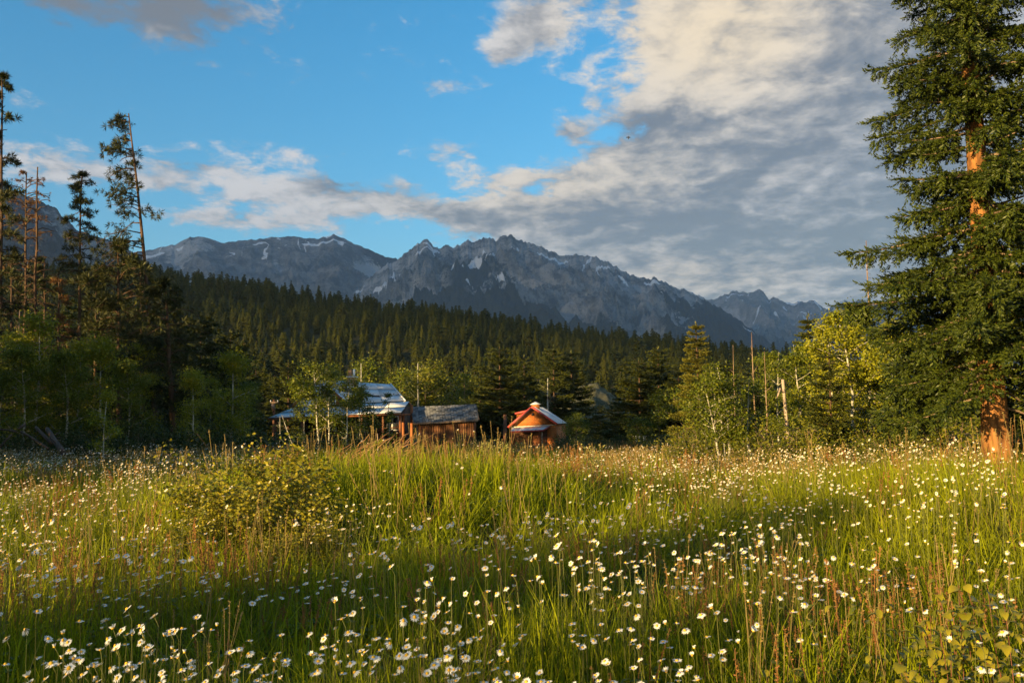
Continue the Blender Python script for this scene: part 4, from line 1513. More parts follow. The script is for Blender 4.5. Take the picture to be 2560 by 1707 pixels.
def small_things():
    # pale slatted bench in the grass right of the cabin
    a, b_ = at(1588, 1092, 58.0), at(1617, 1091, 58.0)
    x0, x1 = a[0], b_[0]
    z = at(1600, 1089, 58)[2]
    g = G((x0 + x1) / 2, 58)
    base = np.array([(x0 + x1) / 2, 58.0, g])
    t = thing('slatted_bench', 'small pale slatted bench in the dark grass right of the cabin', 'bench', base)
    prim('top_rail', WHITE, t, base, lambda b: b.box((x0 - 0.14, 57.97, z - 0.05), (x1, 58.03, z)))
    n = 9
    for k in range(n):
        xc = x0 + (x1 - x0) * (k + 0.5) / n
        prim('slat', WHITE, t, base, lambda b: b.box((xc - 0.032, 57.985, z - 0.26), (xc + 0.032, 58.015, z - 0.052)))
    prim('seat', WHITE, t, base, lambda b: b.box((x0, 57.6, z - 0.32), (x1, 58.0, z - 0.27)))
    for xx_ in (x0 + 0.05, x1 - 0.05):
        for yy_ in (57.64, 57.95):
            prim('leg', WHITE, t, base, lambda b: b.box((xx_ - 0.03, yy_ - 0.03, g - 0.1), (xx_ + 0.03, yy_ + 0.03, z - 0.325)))
    # little white and red garden ornament on a stake
    c = at(1703, 1092, 50)
    g = G(c[0], 50)
    base = np.array([c[0], 50.0, g])
    t = thing('garden_ornament', 'tiny white and red ornament on a stake in shade left of the multi-stemmed tree', 'ornament', base)
    prim('stake', DEADW, t, base, lambda b: b.tube([(c[0], 50, g - 0.1), (c[0], 50, c[2] - 0.1)], 0.02, 6))
    pts = [(c[0], 50, c[2] - 0.13), (c[0], 50, c[2] - 0.08), (c[0], 50, c[2] + 0.02), (c[0], 50, c[2] + 0.06)]
    prim('body', WHITE, t, base, lambda b: b.tube(pts, [0.04, 0.11, 0.11, 0.05], 10), True)
    prim('cap', RED, t, base, lambda b: b.tube([(c[0] + 0.05, 49.98, c[2] + 0.05), (c[0] + 0.09, 49.97, c[2] + 0.1), (c[0] + 0.10, 49.97, c[2] + 0.16)], [0.10, 0.08, 0.02], 10), True)
    # bird in flight
    c = at(1571, 345, 70)
    t = thing('bird', 'tiny dark bird flying against the clouds', 'bird', c)
    b = MB()
    b.tube([(0, 0, -0.14), (0, 0, -0.07), (0.0, -0.01, 0.02), (0, -0.02, 0.09), (0, -0.03, 0.14)], [0.008, 0.03, 0.045, 0.03, 0.008], 8)
    b.build('body', DARK, t, True)
    for sg in (-1, 1):
        b = MB()
        b.prism([(0, -0.01, 0.05), (sg * 0.10, 0.02, 0.10), (sg * 0.20, 0.05, 0.04), (sg * 0.09, 0.02, 0.0)], [(0, 0.0, 0.05), (sg * 0.10, 0.028, 0.10), (sg * 0.20, 0.055, 0.04), (sg * 0.09, 0.028, 0.0)])
        b.build('wing', DARK, t)


small_things()


# ------------------------------------------------------------------ the big spruce
def big_spruce():
    rng = np.random.default_rng(42)
    x, y, z = spot(2488, 18.0)
    t = thing('big_spruce', 'huge dark spruce with orange lit trunk at the right edge of the meadow', 'tree', (x, y, z))
    H = 20.0
    tb = MB()
    zz_ = np.array([-0.3, 0.0, 0.3, 0.8, 1.6, 3, 5, 7, 9, 12, 16, 20])
    rad_ = np.array([0.40, 0.36, 0.31, 0.285, 0.27, 0.25, 0.225, 0.20, 0.175, 0.13, 0.07, 0.015])
    n = 22
    th_ = np.arange(n) / n * 6.2832
    zz2 = np.linspace(0, 1, 60) ** 1.3
    zz2 = -0.3 + 20.3 * zz2
    r2 = np.interp(zz2, zz_, rad_)
    Zg, Tg = np.meshgrid(zz2, th_, indexing='ij')
    flute = 1 + 0.10 * np.sin(Tg * 5 + Zg * 0.3) * np.exp(-np.clip(Zg, 0, 9) * 0.8) + 0.035 * fbm(Tg * 2.5, Zg * 1.4, 3, 33)
    R_ = r2[:, None] * flute * 0.92
    vx = R_ * np.cos(Tg) - 0.006 * Zg
    vy = R_ * np.sin(Tg)
    v = np.stack([vx, vy, Zg], -1).reshape(-1, 3)
    i = np.arange(59)[:, None] * n
    j = np.arange(n)[None]
    q = np.stack([i + j, i + (j + 1) % n, i + n + (j + 1) % n, i + n + j], -1).reshape(-1, 4)
    tb.add(v, q=q)
    tb.build('trunk', BARK_S, t, True)
    P, Dv, S = [], [], []
    cam_dir = math.atan2(-y, -x)
    zc = 1.75
    while zc < 19.3:
        per = 6 if zc < 12 else 4
        a0 = rng.uniform(0, 6.28)
        for m_ in range(per):
            a = a0 + m_ / per * 6.283 + rng.normal() * 0.28
            dcam = abs((a - cam_dir + math.pi) % (2 * math.pi) - math.pi)
            if (dcam < 0.5 and rng.uniform() < 0.08) or (dcam < 0.9 and zc < 2.7):
                continue
            left = max(0.0, math.cos(a - math.pi))
            L = np.interp(zc, [1.5, 3, 5, 7, 9, 12, 20], [2.6, 2.85, 2.3, 2.0, 1.68, 1.25, 0.2]) * rng.uniform(0.58, 1.16)
            z0 = zc + rng.normal() * 0.12
            if zc < 2.4 and dcam < 1.0:
                L *= 0.6
            # bough: out, down, tip turned up
            dr = np.interp(zc, [1.5, 3, 6, 10, 19], [0.46, 0.42, 0.30, 0.20, -0.10]) * rng.uniform(0.6, 1.3)
            u = np.linspace(0, 1, 9)
            hz = L * u
            vz = L * (0.10 * u - dr * 1.5 * u ** 1.6 + dr * 0.75 * u ** 3)
            ca, sa = math.cos(a), math.sin(a)
            side = rng.normal() * 0.06 * L
            pts = np.stack([ca * hz - sa * side * u * u, sa * hz + ca * side * u * u, z0 + vz], 1)
            pts[:, 0] -= 0.006 * z0
            MB().tube(pts, np.linspace(0.045, 0.006, 9) * (0.5 + 0.2 * L), 5, cap=False).build('bough', BARK_L, t, True)

            def on(uu_):
                f = uu_ * 8
                k = np.minimum(f.astype(int), 7)
                return pts[k] + (pts[k + 1] - pts[k]) * (f - k)[:, None]
            nt_ = max(5, int(L / 0.115))
            us = np.linspace(0.16 if dcam > 0.9 else 0.07, 1.0, nt_)
            pp = on(us)
            for sg in (-1, 1):
                for k in range(nt_):
                    if us[k] < 0.3 and rng.uniform() < (0.5 if dcam > 0.9 else 0.1):
                        continue
                    tl = (0.80 * (1 - us[k]) ** 0.7 + 0.16) * rng.uniform(0.6, 1.15) * min(1.0, L / 2.2)
                    ang = a + sg * rng.uniform(0.6, 1.1)
                    dn = rng.uniform(-0.75, -0.12)
                    d = np.array([math.cos(ang), math.sin(ang), dn])
                    d /= np.linalg.norm(d)
                    ns = max(1, int(round(tl / 0.155)))
                    for w in range(ns):
                        f = (w + rng.uniform(0, 0.6)) / ns
                        c = pp[k] + d * tl * f
                        c[2] -= 0.10 * tl * f * f
                        P.append(c)
                        e = d + rng.normal(size=3) * 0.22
                        e[2] += 0.18
                        Dv.append(e)
                        S.append(0.28 * rng.uniform(0.75, 1.25))
                    if rng.uniform() < 0.65:                # hanging curtain twigs
                        P.append(pp[k] + d * tl * rng.uniform(0.2, 0.7))
                        Dv.append(np.array([d[0] * 0.35, d[1] * 0.35, -1.0]) + rng.normal(size=3) * 0.12)
                        S.append(0.36 * rng.uniform(0.7, 1.2))
            for k in range(nt_):
                P.append(pp[k])
                Dv.append(np.array([ca, sa, 0.12]) + rng.normal(size=3) * 0.12)
                S.append(0.36 * rng.uniform(0.8, 1.2))
        # short leafy shoots in front of the trunk; a few stretches of bark stay bare
        if zc > 2.3 and not (3.9 < zc < 4.6 or 6.5 < zc < 7.4 or 8.2 < zc < 8.9):
            for m_ in range(5):
                a = cam_dir + rng.normal() * 0.55
                r_ = float(np.interp(zc, zz_, rad_))
                L = rng.uniform(0.25, 0.75)
                p0 = np.array([math.cos(a) * r_, math.sin(a) * r_, zc + rng.uniform(-0.2, 0.2)])
                for w in range(4):
                    f = (w + rng.uniform(0, 1)) / 4
                    P.append(p0 + np.array([math.cos(a) * L * f, math.sin(a) * L * f, -0.35 * L * f]))
                    Dv.append(np.array([math.cos(a), math.sin(a), -0.5]) + rng.normal(size=3) * 0.5)
                    S.append(0.30 * rng.uniform(0.8, 1.2))
        # dead stubs on the trunk
        for m_ in range(1):
            a = cam_dir + rng.normal() * 0.9
            L = rng.uniform(0.25, 0.9)
            r_ = np.interp(zc, zz_, rad_)
            p0 = np.array([math.cos(a) * r_ * 0.8, math.sin(a) * r_ * 0.8, zc + 0.2])
            MB().tube([p0, p0 + np.array([math.cos(a) * L, math.sin(a) * L, rng.uniform(-0.1, 0.25) * L])], [0.03, 0.012], 5).build('dead_branch', BARK_L, t, True)
        zc += np.interp(zc, [1.5, 12, 19], [0.36, 0.50, 0.6]) * rng.uniform(0.8, 1.2)
    P, Dv, S = np.array(P), np.array(Dv), np.array(S)
    P[:, 2] = np.maximum(P[:, 2], 0.22)
    cb = MB()
    which = rng.integers(0, 3, len(P))
    for k in range(3):
        m_ = which == k
        sp = brush_proto(np.random.default_rng(100 + k), 24, 0.33, 0.085, 0.6)
        cb.inst(sp[0], sp[1], frames(Dv[m_]) * S[m_][:, None, None], P[m_])
    o = cb.build('crown', SPRUCE, t)
    o['kind'] = 'stuff'
    print('spruce sprays', len(P))


SPRUCE = leaf_mat('big_spruce_needle', (0.012, 0.026, 0.004), (0.080, 0.100, 0.009), 0.12, 0.5)
big_spruce()

# ------------------------------------------------------------------ right-hand trees
ASP = [aspen_meshes('aspen', 500 + k, 5.2, 0.14, 1.25, 9500, 0.085, ASPEN_Y if k != 1 else ASPEN, BARK_A, 1, 0.05, 0.06, 30, 24, 0.17) for k in range(3)]
for n_, (px, d, py, lab, k) in enumerate([
        (2118, 27.5, 778, 'tallest bright green aspen in the clump left of the big spruce', 0),
        (2052, 28.5, 815, 'leafy aspen at the left side of the bright clump, with a tilted top', 2),
        (2180, 29.0, 762, 'golden green aspen whose top meets the thin dead spire', 1),
        (2238, 28.0, 800, 'aspen half hidden behind the lower boughs of the big spruce', 0),
        (1998, 30.5, 862, 'short round aspen behind the broken pale trunk', 1),
        (2300, 30.0, 850, 'aspen in the gap behind the big spruce boughs', 2),
        (1948, 33.0, 880, 'slim aspen standing behind the bare dead stems', 1)]):
    h = height(px, py, d)
    plant('aspen', lab, 'tree', ASP[k], spot(px, d), rz=1.3 * n_ + 0.4, s=(h / 5.2 * 1.05, h / 5.2 * 1.05, h / 5.2))

# multi-stemmed tree
me = aspen_meshes('stem_tree', 530, 4.0, 0.36, 1.25, 10000, 0.085, ASPEN, BARK_A, 4, 0.09, 0.055, 26, 10, 0.24, 0.16)
h = height(1790, 918, 25.5)
plant('stemmed_tree', 'small leafy tree with four pale stems at the meadow edge', 'tree', me, spot(1815, 25.5), s=h / 4.0, rz=2.0)
me = aspen_meshes('slim_tree', 533, 4.0, 0.40, 0.75, 3600, 0.08, ASPEN, BARK_A, 2, 0.06, 0.045, 26, 10, 0.2, 0.14)
plant('slim_tree', 'slender two-stemmed tree right of the four-stemmed one', 'tree', me, spot(1868, 27), s=height(1868, 945, 27) / 4.0, rz=0.7)

# dead stems and snags
for px, py, d, r0, nb, lab, fk in ((2196, 600, 29, 0.06, 34, 'tall thin dead spire rising above the bright aspens', False),
                                   (1893, 830, 30, 0.042, 6, 'tallest bare dead stem, forked near its foot, left of the broken trunk', True),
                                   (1838, 862, 31, 0.034, 6, 'bare dead stem above the four-stemmed tree', True),
                                   (1917, 878, 29.5, 0.034, 6, 'bare dead stem just left of the broken pale trunk', True)):
    plant('snag', lab, 'dead tree', snag_meshes('snag', int(px), height(px, py, d), r0, DEADW, nb, 0.55, 0.012, fk), spot(px, d), ('trunk', 'branch'))
b = spot(1966, 26.8)
hb = height(1965, 948, 26.8)
t = thing('broken_trunk', 'short broken pale trunk with one hooked side branch', 'dead tree', b)
MB().tube(bend((0.08, 0, -0.2), (-0.06, 0, hb), np.random.default_rng(1), 0.01, 8), np.linspace(0.06, 0.045, 8), 8).build('trunk', DEADP, t, True)
MB().tube([(-0.05, -0.02, hb * 0.86), (-0.16, -0.05, hb * 0.90), (-0.27, -0.06, hb * 0.80)], [0.045, 0.04, 0.02], 6).build('branch', DEADP, t, True)

# spruces of the right side
SPR = [spruce_meshes('spruce', 600 + k, 6.0, 1.25, NEEDLE2, BARK_P, 24, 7, 0.05, 0.42, 0.09) for k in range(2)]
me = spruce_meshes('sunlit_gold_spruce', 606, 6.0, 1.25, SUNLIT_N, BARK_P, 26, 8, 0.05, 0.42, 0.09)
plant('sunlit_gold_spruce', 'pointed spruce with needles coloured sunlit gold standing above the trees right of centre', 'tree', me, spot(1748, 44), s=height(1748, 812, 44) / 6.0)
me = spruce_meshes('young_spruce', 610, 4.6, 0.95, NEEDLE2, BARK_P, 17, 5, 0.22, 0.40, 0.07, 0.18, 0.55)
plant('young_spruce', 'young open spruce with a bare lower trunk in front of the aspens', 'tree', me, spot(2075, 25.5), s=height(2075, 880, 25.5) / 4.6)
plant('spruce', 'dark spruce tip showing left of the bright aspen clump', 'tree', SPR[1], spot(2030, 36), s=height(2030, 790, 36) / 6.0, rz=1.0)

# shrubs along the right edge of the meadow
SHR = [shrub_meshes('shrub', 700 + k, 1.5, 1.0, 3800, 0.062, SHRUB, BARK_L) for k in range(3)]
for n_, (px, d, s_, lab) in enumerate([
        (1715, 25.0, 0.95, 'upright shrub at the left end of the lit shrub row'),
        (1880, 24.0, 0.72, 'low shrub at the foot of the slender two-stemmed tree'),
        (1952, 24.8, 1.25, 'yellow green shrub below the broken pale trunk'),
        (2005, 24.0, 1.05, 'full shrub left of the young open spruce'),
        (2060, 26.5, 1.15, 'shrub directly behind the young open spruce'),
        (2130, 23.5, 0.85, 'shrub right of the young open spruce trunk'),
        (2190, 24.5, 1.05, 'shrub under the aspen clump nearest the big spruce'),
        (2245, 22.5, 0.95, 'shrub at the left foot of the big spruce boughs'),
        (1770, 29.5, 1.2, 'dark shrub behind the four pale stems'),
        (1835, 29.0, 1.3, 'tall shrub between the four-stemmed tree and dead stems'),
        (2120, 30.0, 1.7, 'large shrub filling the shade under the aspens'),
        (2290, 27.5, 1.7, 'large shrub in deep shade behind the big spruce'),
        (2400, 27.0, 1.6, 'shrub in shade left of the big spruce trunk'),
        (2540, 26.0, 1.6, 'shrub at the right edge beyond the big spruce trunk')]):
    plant('shrub', lab, 'shrub', SHR[n_ % 3], spot(px, d), ('stem', 'foliage'), rz=n_ * 1.1, s=s_, group='shrubs along the right meadow edge')

for n_, (x_, y_, s_, lab) in enumerate([(15.5, 21, 1.0, 'leafy tree just beyond the right edge behind the big spruce'), (18.5, 26, 1.15, 'second leafy tree beyond the right edge'), (22, 23, 1.0, 'third leafy tree beyond the right edge'),
                                        (17, 31, 1.1, 'tall leafy tree in shade right behind the big spruce'), (26, 30, 1.2, 'leafy tree far beyond the right edge'), (24, 36, 1.2, 'leafy tree deep behind the right edge')]):
    plant('edge_aspen', lab, 'tree', ASP[n_ % 3], (x_, y_, G(x_, y_)), rz=n_ * 1.7, s=s_)
    plant('edge_shrub', 'shrub under the ' + lab, 'shrub', SHR[n_ % 3], (x_ + 1.2, y_ - 1.0, G(x_ + 1.2, y_ - 1.0)), ('stem', 'foliage'), rz=n_ * 0.9, s=1.3)

# ------------------------------------------------------------------ pale grassy bank at the foot of the hill
def grassy_bank():
    pp = np.array([1330, 1390, 1430, 1470, 1490, 1520, 1560, 1600, 1640], float)
    qq = np.array([1060, 1015, 982, 964, 962, 982, 1008, 1034, 1060], float)
    us = np.linspace(1330, 1640, 70)
    top = np.interp(us, pp, qq)
    ts = np.linspace(0, 1.6, 40)
    V_ = np.zeros((len(ts), len(us), 3))
    for a_, u_ in enumerate(us):
        hi = at(u_, top[a_], 128.0)
        for b_, t_ in enumerate(ts):
            d_ = 108 + 20 * t_
            x_ = hi[0] * d_ / 128.0
            g_ = G(x_, d_) - 0.4
            k_ = math.sin(min(t_, 1) * math.pi / 2) if t_ <= 1 else max(0.0, 1 - (t_ - 1) / 0.6)
            V_[b_, a_] = (x_, d_, g_ + max(0.0, hi[2] - g_) * k_)
    V_[:, :, 2] += 0.55 * fbm(V_[:, :, 0] * 0.45, V_[:, :, 1] * 0.45, 4, 19, 0.6)
    ni, nj = len(ts), len(us)
    i = np.arange(ni - 1)[:, None] * nj
    j = np.arange(nj - 1)[None]
    q = np.stack([i + j, i + j + 1, i + nj + j + 1, i + nj + j], -1).reshape(-1, 4)
    m = surf_mat('dry_bank_grass', (0.035, 0.038, 0.016), (0.105, 0.098, 0.058), 0.8, (1, 1, 1), 1.0, c3=(0.022, 0.030, 0.010), bump=0.1)
    tag(link('grassy_bank', mesh_np('grassy_bank', V_.reshape(-1, 3), [q], m, True)), 'pale grassy bank on the slope right of the orange cabin', kind='structure')


grassy_bank()

# ------------------------------------------------------------------ trees round the houses
MID_SPR = [spruce_meshes('mid_conifer', 620 + k, 7.0, 1.9, NEEDLE2, BARK_P, 20, 7, 0.08, 0.62, 0.13, 0.22, 0.6) for k in range(3)]
for n_, (px, py, d, lab, k, w) in enumerate([
        (1250, 866, 80, 'tall dark conifer left behind the orange cabin', 0, 1.25),
        (1312, 890, 86, 'conifer with rusty boughs just behind the orange cabin roof', 1, 0.85),
        (1200, 935, 84, 'shorter conifer behind the right end of the shed roof', 2, 1.1),
        (1385, 868, 98, 'tall narrow conifer right behind the orange cabin', 2, 0.9),
        (1432, 880, 100, 'second tall conifer right of the orange cabin', 1, 0.95),
        (1500, 1012, 70, 'small pointed conifer at the foot of the grassy bank', 0, 1.0),
        (1545, 995, 66, 'bushy conifer right of the grassy bank', 1, 1.3),
        (1600, 900, 62, 'broad dark conifer behind the slatted bench', 0, 1.35),
        (1650, 870, 64, 'tall dark conifer left of the sunlit gold spruce', 2, 1.0),
        (1700, 930, 58, 'conifer under the sunlit gold spruce', 1, 1.2),
        (1598, 945, 78, 'narrow conifer above the grassy bank edge', 1, 0.85),
        (1820, 905, 55, 'conifer in shade behind the four-stemmed tree', 2, 1.2),
        (1900, 915, 50, 'conifer in shade behind the bare dead stems', 0, 1.2),
        (720, 905, 110, 'conifer behind the left end of the house roof', 1, 1.0),
        (640, 915, 100, 'conifer left of the utility pole', 2, 1.1),
        (215, 745, 60, 'conifer behind the aspens under the narrow straight pine', 0, 1.1),
        (330, 760, 64, 'conifer showing between the golden pine and the dark pine', 1, 1.1),
        (420, 775, 66, 'conifer behind the broad dark pine', 2, 1.2),
        (500, 790, 70, 'conifer behind the two-toned aspen', 0, 1.1),
        (575, 830, 74, 'conifer behind the yellow green aspen', 1, 1.1)]):
    h = height(px, py, d) / 7.0
    plant('conifer', lab, 'tree', MID_SPR[k], spot(px, d), rz=n_ * 0.9, s=(h * w, h * w, h))
ROUND = [aspen_meshes('willow', 640 + k, 6.0, 0.12, 2.4, 7000, 0.17, SHRUB if k else ASPEN, BARK_L, 3, 0.08, 0.1, 26, 12, 0.42, 0.5) for k in range(2)]
for n_, (px, py, d, lab, k) in enumerate([
        (1058, 903, 95, 'broad olive willow behind the gap between house and shed', 1),
        (1000, 930, 100, 'willow behind the right end of the house roof', 0),
        (1155, 938, 98, 'pale green round tree behind the shed roof', 0),
        (930, 905, 105, 'round tree behind the ridge of the house', 0),
        (1440, 1034, 74, 'round dark bush right of the orange cabin', 0),
        (1640, 985, 58, 'leafy tree in shade behind the garden ornament', 0),
        (1760, 940, 52, 'leafy tree in shade below the sunlit gold spruce', 0)]):
    h = height(px, py, d)
    plant('round_tree', lab, 'tree', ROUND[k], spot(px, d), rz=n_ * 1.7, s=h / 6.2)
for px, py, d, lab in ((1046, 908, 92, 'white forked dead tree above the gap between house and shed'), (902, 908, 102, 'white forked dead top behind the house chimney'), (1370, 945, 90, 'thin dead branching tree behind the orange cabin')):
    plant('dead_tree', lab, 'dead tree', snag_meshes('dead_tree', int(px), height(px, py, d), 0.16, BARK_A, 12, 2.6, 0.01, True), spot(px, d), ('trunk', 'branch'))
# dark trunk standing before the meadow left of the cabin
x, y, z = spot(1262, 70)
t = thing('dark_post', 'dark upright pole standing left of the orange cabin', 'post', (x, y, z))
MB().tube([(0, 0, -0.3), (0, 0, 1.0), (0.02, 0, height(1262, 1036, 70))], [0.16, 0.15, 0.13], 9).build('pole', LOGW, t, True)

FRONT = [aspen_meshes('front_aspen', 660 + k, 5.5, 0.30, 1.35, 3600, 0.12, ASPEN, BARK_A, 1, 0.05, 0.07, 18, 15, 0.26) for k in range(3)]
FRONT.append(aspen_meshes('front_aspen', 668, 5.5, 0.3, 0.55, 1300, 0.12, ASPEN, BARK_A, 1, 0.03, 0.05, 14, 10, 0.16))
for n_, (px, py, d, lab, k) in enumerate([
        (797, 905, 58, 'tall leafy aspen in front of the left part of the house roof', 0),
        (826, 930, 60, 'aspen in front of the house dormer', 1),
        (868, 945, 57, 'aspen in front of the house chimney', 0),
        (902, 968, 59, 'bushy dark aspen in front of the middle of the house roof', 1),
        (968, 985, 60, 'small pointed aspen in front of the right part of the house roof', 3),
        (768, 970, 61, 'thin aspen at the left corner of the house roof', 2)]):
    h = height(px, py, d)
    plant('front_aspen', lab, 'tree', FRONT[k], spot(px, d), rz=n_ * 1.9, s=h / 5.5)
for px, py, d, lab, k in ((755, 1035, 56, 'leaning pale bare sapling left of the house porch', 3), (700, 1040, 56, 'second bare sapling below the porch eave', 4)):
    plant('bare_sapling', lab, 'dead tree', snag_meshes('bare_sapling', int(px), height(px, py, d), 0.05, BARK_A, 5, 0.9, 0.10, True), spot(px, d), ('trunk', 'branch'))
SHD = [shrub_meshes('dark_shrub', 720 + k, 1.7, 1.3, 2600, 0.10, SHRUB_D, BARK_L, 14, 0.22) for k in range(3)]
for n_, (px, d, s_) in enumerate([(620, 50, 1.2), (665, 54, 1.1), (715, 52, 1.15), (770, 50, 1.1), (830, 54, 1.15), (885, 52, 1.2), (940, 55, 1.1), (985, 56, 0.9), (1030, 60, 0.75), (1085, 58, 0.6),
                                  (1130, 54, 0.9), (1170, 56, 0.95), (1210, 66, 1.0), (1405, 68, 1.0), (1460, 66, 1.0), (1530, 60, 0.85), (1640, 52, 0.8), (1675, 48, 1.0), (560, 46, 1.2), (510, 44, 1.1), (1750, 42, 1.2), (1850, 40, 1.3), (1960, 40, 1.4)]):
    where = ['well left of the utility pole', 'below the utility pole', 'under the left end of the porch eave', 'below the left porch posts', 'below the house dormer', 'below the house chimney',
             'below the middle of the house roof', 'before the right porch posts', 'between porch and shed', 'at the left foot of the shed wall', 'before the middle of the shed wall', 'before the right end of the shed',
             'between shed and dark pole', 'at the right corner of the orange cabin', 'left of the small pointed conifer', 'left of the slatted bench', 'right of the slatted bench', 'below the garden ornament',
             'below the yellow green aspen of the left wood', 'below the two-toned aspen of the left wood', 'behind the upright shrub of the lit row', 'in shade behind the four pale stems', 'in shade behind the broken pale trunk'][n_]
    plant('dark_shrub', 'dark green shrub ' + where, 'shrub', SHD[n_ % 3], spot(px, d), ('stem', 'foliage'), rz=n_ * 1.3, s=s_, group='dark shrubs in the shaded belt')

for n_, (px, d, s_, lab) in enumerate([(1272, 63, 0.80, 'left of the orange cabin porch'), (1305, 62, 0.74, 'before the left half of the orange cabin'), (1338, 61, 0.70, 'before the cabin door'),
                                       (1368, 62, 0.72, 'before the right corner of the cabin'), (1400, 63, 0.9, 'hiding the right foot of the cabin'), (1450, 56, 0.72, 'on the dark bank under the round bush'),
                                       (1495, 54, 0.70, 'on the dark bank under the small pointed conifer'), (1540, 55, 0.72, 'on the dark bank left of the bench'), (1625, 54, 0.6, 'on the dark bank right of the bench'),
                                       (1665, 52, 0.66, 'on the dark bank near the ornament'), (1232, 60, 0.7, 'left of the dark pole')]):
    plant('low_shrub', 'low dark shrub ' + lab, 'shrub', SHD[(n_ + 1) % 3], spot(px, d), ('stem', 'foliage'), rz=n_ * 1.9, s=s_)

# ------------------------------------------------------------------ left wood
def left_pine(px_base, px_top, py_top, d, lab, lm=None, name='pine', **kw):
    bx_, by_, bz_ = spot(px_base, d)
    tp = at(px_top, py_top, d)
    h = float(tp[2] - bz_)
    m = pine_meshes(name, int(px_base * 7 + py_top), h, lm or PINE, BARK_P, lean=(float(tp[0] - bx_), 0.0), **kw)
    return plant(name, lab, 'tree', m, (bx_, by_, bz_))


left_pine(398, 322, 284, 42, 'tall leaning pine with most of its limbs on the left side', crown=(0.40, 1.0), rad=2.5, n_br=34, tuft=0.27, side=math.pi, r0=0.16, dead=16, tufts_per=14, up=-0.22, curve=-0.35)
left_pine(196, 203, 428, 43, 'straight pine with a narrow short crown between the bare stems and leaning pine', crown=(0.56, 1.0), rad=1.15, n_br=40, tuft=0.24, r0=0.115, dead=24, tufts_per=11, up=0.05)
left_pine(4, 4, 185, 40, 'tall dark pine cut off by the left edge', crown=(0.30, 1.0), rad=1.15, n_br=46, tuft=0.30, r0=0.15, dead=16, tufts_per=14, up=0.0)
left_pine(64, 66, 430, 44, 'thin half dead pine with a sparse brown top', lm=PINE_R, crown=(0.78, 1.0), rad=1.2, n_br=22, tuft=0.16, r0=0.10, dead=40, tufts_per=5, up=0.2)
left_pine(86, 95, 418, 43, 'bare dead pine with an orange lit trunk and dry twigs', lm=PINE_R, crown=(0.42, 1.0), rad=1.9, n_br=1, tuft=0.2, r0=0.11, dead=80, tufts_per=4, up=0.1)
left_pine(300, 296, 606, 41, 'golden lit bushy pine top left of the leaning trunk', crown=(0.42, 1.0), rad=1.9, n_br=30, tuft=0.36, r0=0.15, dead=6, tufts_per=13, up=0.05, round_=True)
left_pine(438, 415, 700, 39, 'broad dark pine with a crooked trunk at the edge of the left wood', crown=(0.30, 1.0), rad=2.1, n_br=34, tuft=0.36, r0=0.17, dead=8, tufts_per=13, up=0.0, round_=True)
left_pine(150, 148, 690, 43, 'young pine with rusty needles below the bare stems', lm=PINE_R, crown=(0.30, 1.0), rad=1.0, n_br=20, tuft=0.24, r0=0.1, dead=8, tufts_per=5, up=0.05)
left_pine(355, 352, 640, 44, 'slim pine with an orange lit bare trunk behind the dark pine', crown=(0.55, 1.0), rad=1.3, n_br=18, tuft=0.30, r0=0.11, dead=10, tufts_per=9, round_=True)
left_pine(240, 240, 720, 46, 'dense young pine in the middle of the left wood', crown=(0.15, 1.0), rad=1.8, n_br=34, tuft=0.34, r0=0.12, dead=2, tufts_per=10)
left_pine(110, 112, 650, 50, 'dark pine deep behind the bare stems', crown=(0.2, 1.0), rad=2.0, n_br=34, tuft=0.36, r0=0.14, dead=2, tufts_per=10)
left_pine(30, 30, 640, 50, 'dark pine deep in the wood at the left edge', crown=(0.2, 1.0), rad=2.0, n_br=34, tuft=0.36, r0=0.14, dead=2, tufts_per=10)

LASP = [aspen_meshes('left_aspen', 680 + k, 6.0, 0.14, 1.35, 7000, 0.105, ASPEN if k == 1 else ASPEN_Y, BARK_A, 1, 0.045, 0.075, 20, 24, 0.30) for k in range(3)]
for n_, (px, py, d, lab, k) in enumerate([
        (82, 800, 35, 'tall white-stemmed aspen above the fallen logs', 0),
        (55, 870, 34, 'white-stemmed aspen behind the upturned log ends', 1),
        (104, 905, 36, 'slanting white-stemmed aspen right of the fallen logs', 2),
        (28, 845, 37, 'leafy aspen near the left edge of the wood', 0),
        (162, 880, 35, 'white-stemmed aspen in the dark gap right of the logs', 1),
        (205, 860, 38, 'aspen under the narrow straight pine', 2),
        (250, 850, 37, 'bright leafy aspen in the middle of the left wood', 2),
        (318, 905, 36, 'aspen left of the broad dark pine', 1),
        (362, 870, 39, 'aspen hidden behind the broad dark pine', 0),
        (482, 930, 37, 'two-toned aspen right of the broad dark pine', 2),
        (572, 885, 40, 'yellow green aspen at the right end of the left wood', 2),
        (612, 960, 43, 'small aspen between the left wood and the house', 1),
        (130, 900, 39, 'aspen deep in the shade behind the fallen logs', 1),
        (525, 955, 42, 'aspen in shade behind the two-toned one', 0),
        (0, 930, 36, 'aspen cut by the left edge', 1)]):
    h = height(px, py, d)
    plant('left_aspen', lab, 'tree', LASP[k], spot(px, d), rz=n_ * 2.1, s=h / 6.0)
me = aspen_meshes('sapling', 690, 3.2, 0.15, 0.65, 1700, 0.095, ASPEN_Y, BARK_A, 1, 0.03, 0.035, 14, 10, 0.18)
plant('lit_sapling', 'small sapling with bright sunlit leaves in the shaded left wood', 'tree', me, spot(265, 31), s=height(265, 985, 31) / 3.2)
plant('dead_fork', 'pale forked dead tree near the left edge', 'dead tree', snag_meshes('dead_fork', 31, height(40, 775, 38), 0.09, DEADW, 14, 1.6, 0.02, True), spot(42, 38), ('trunk', 'branch'))
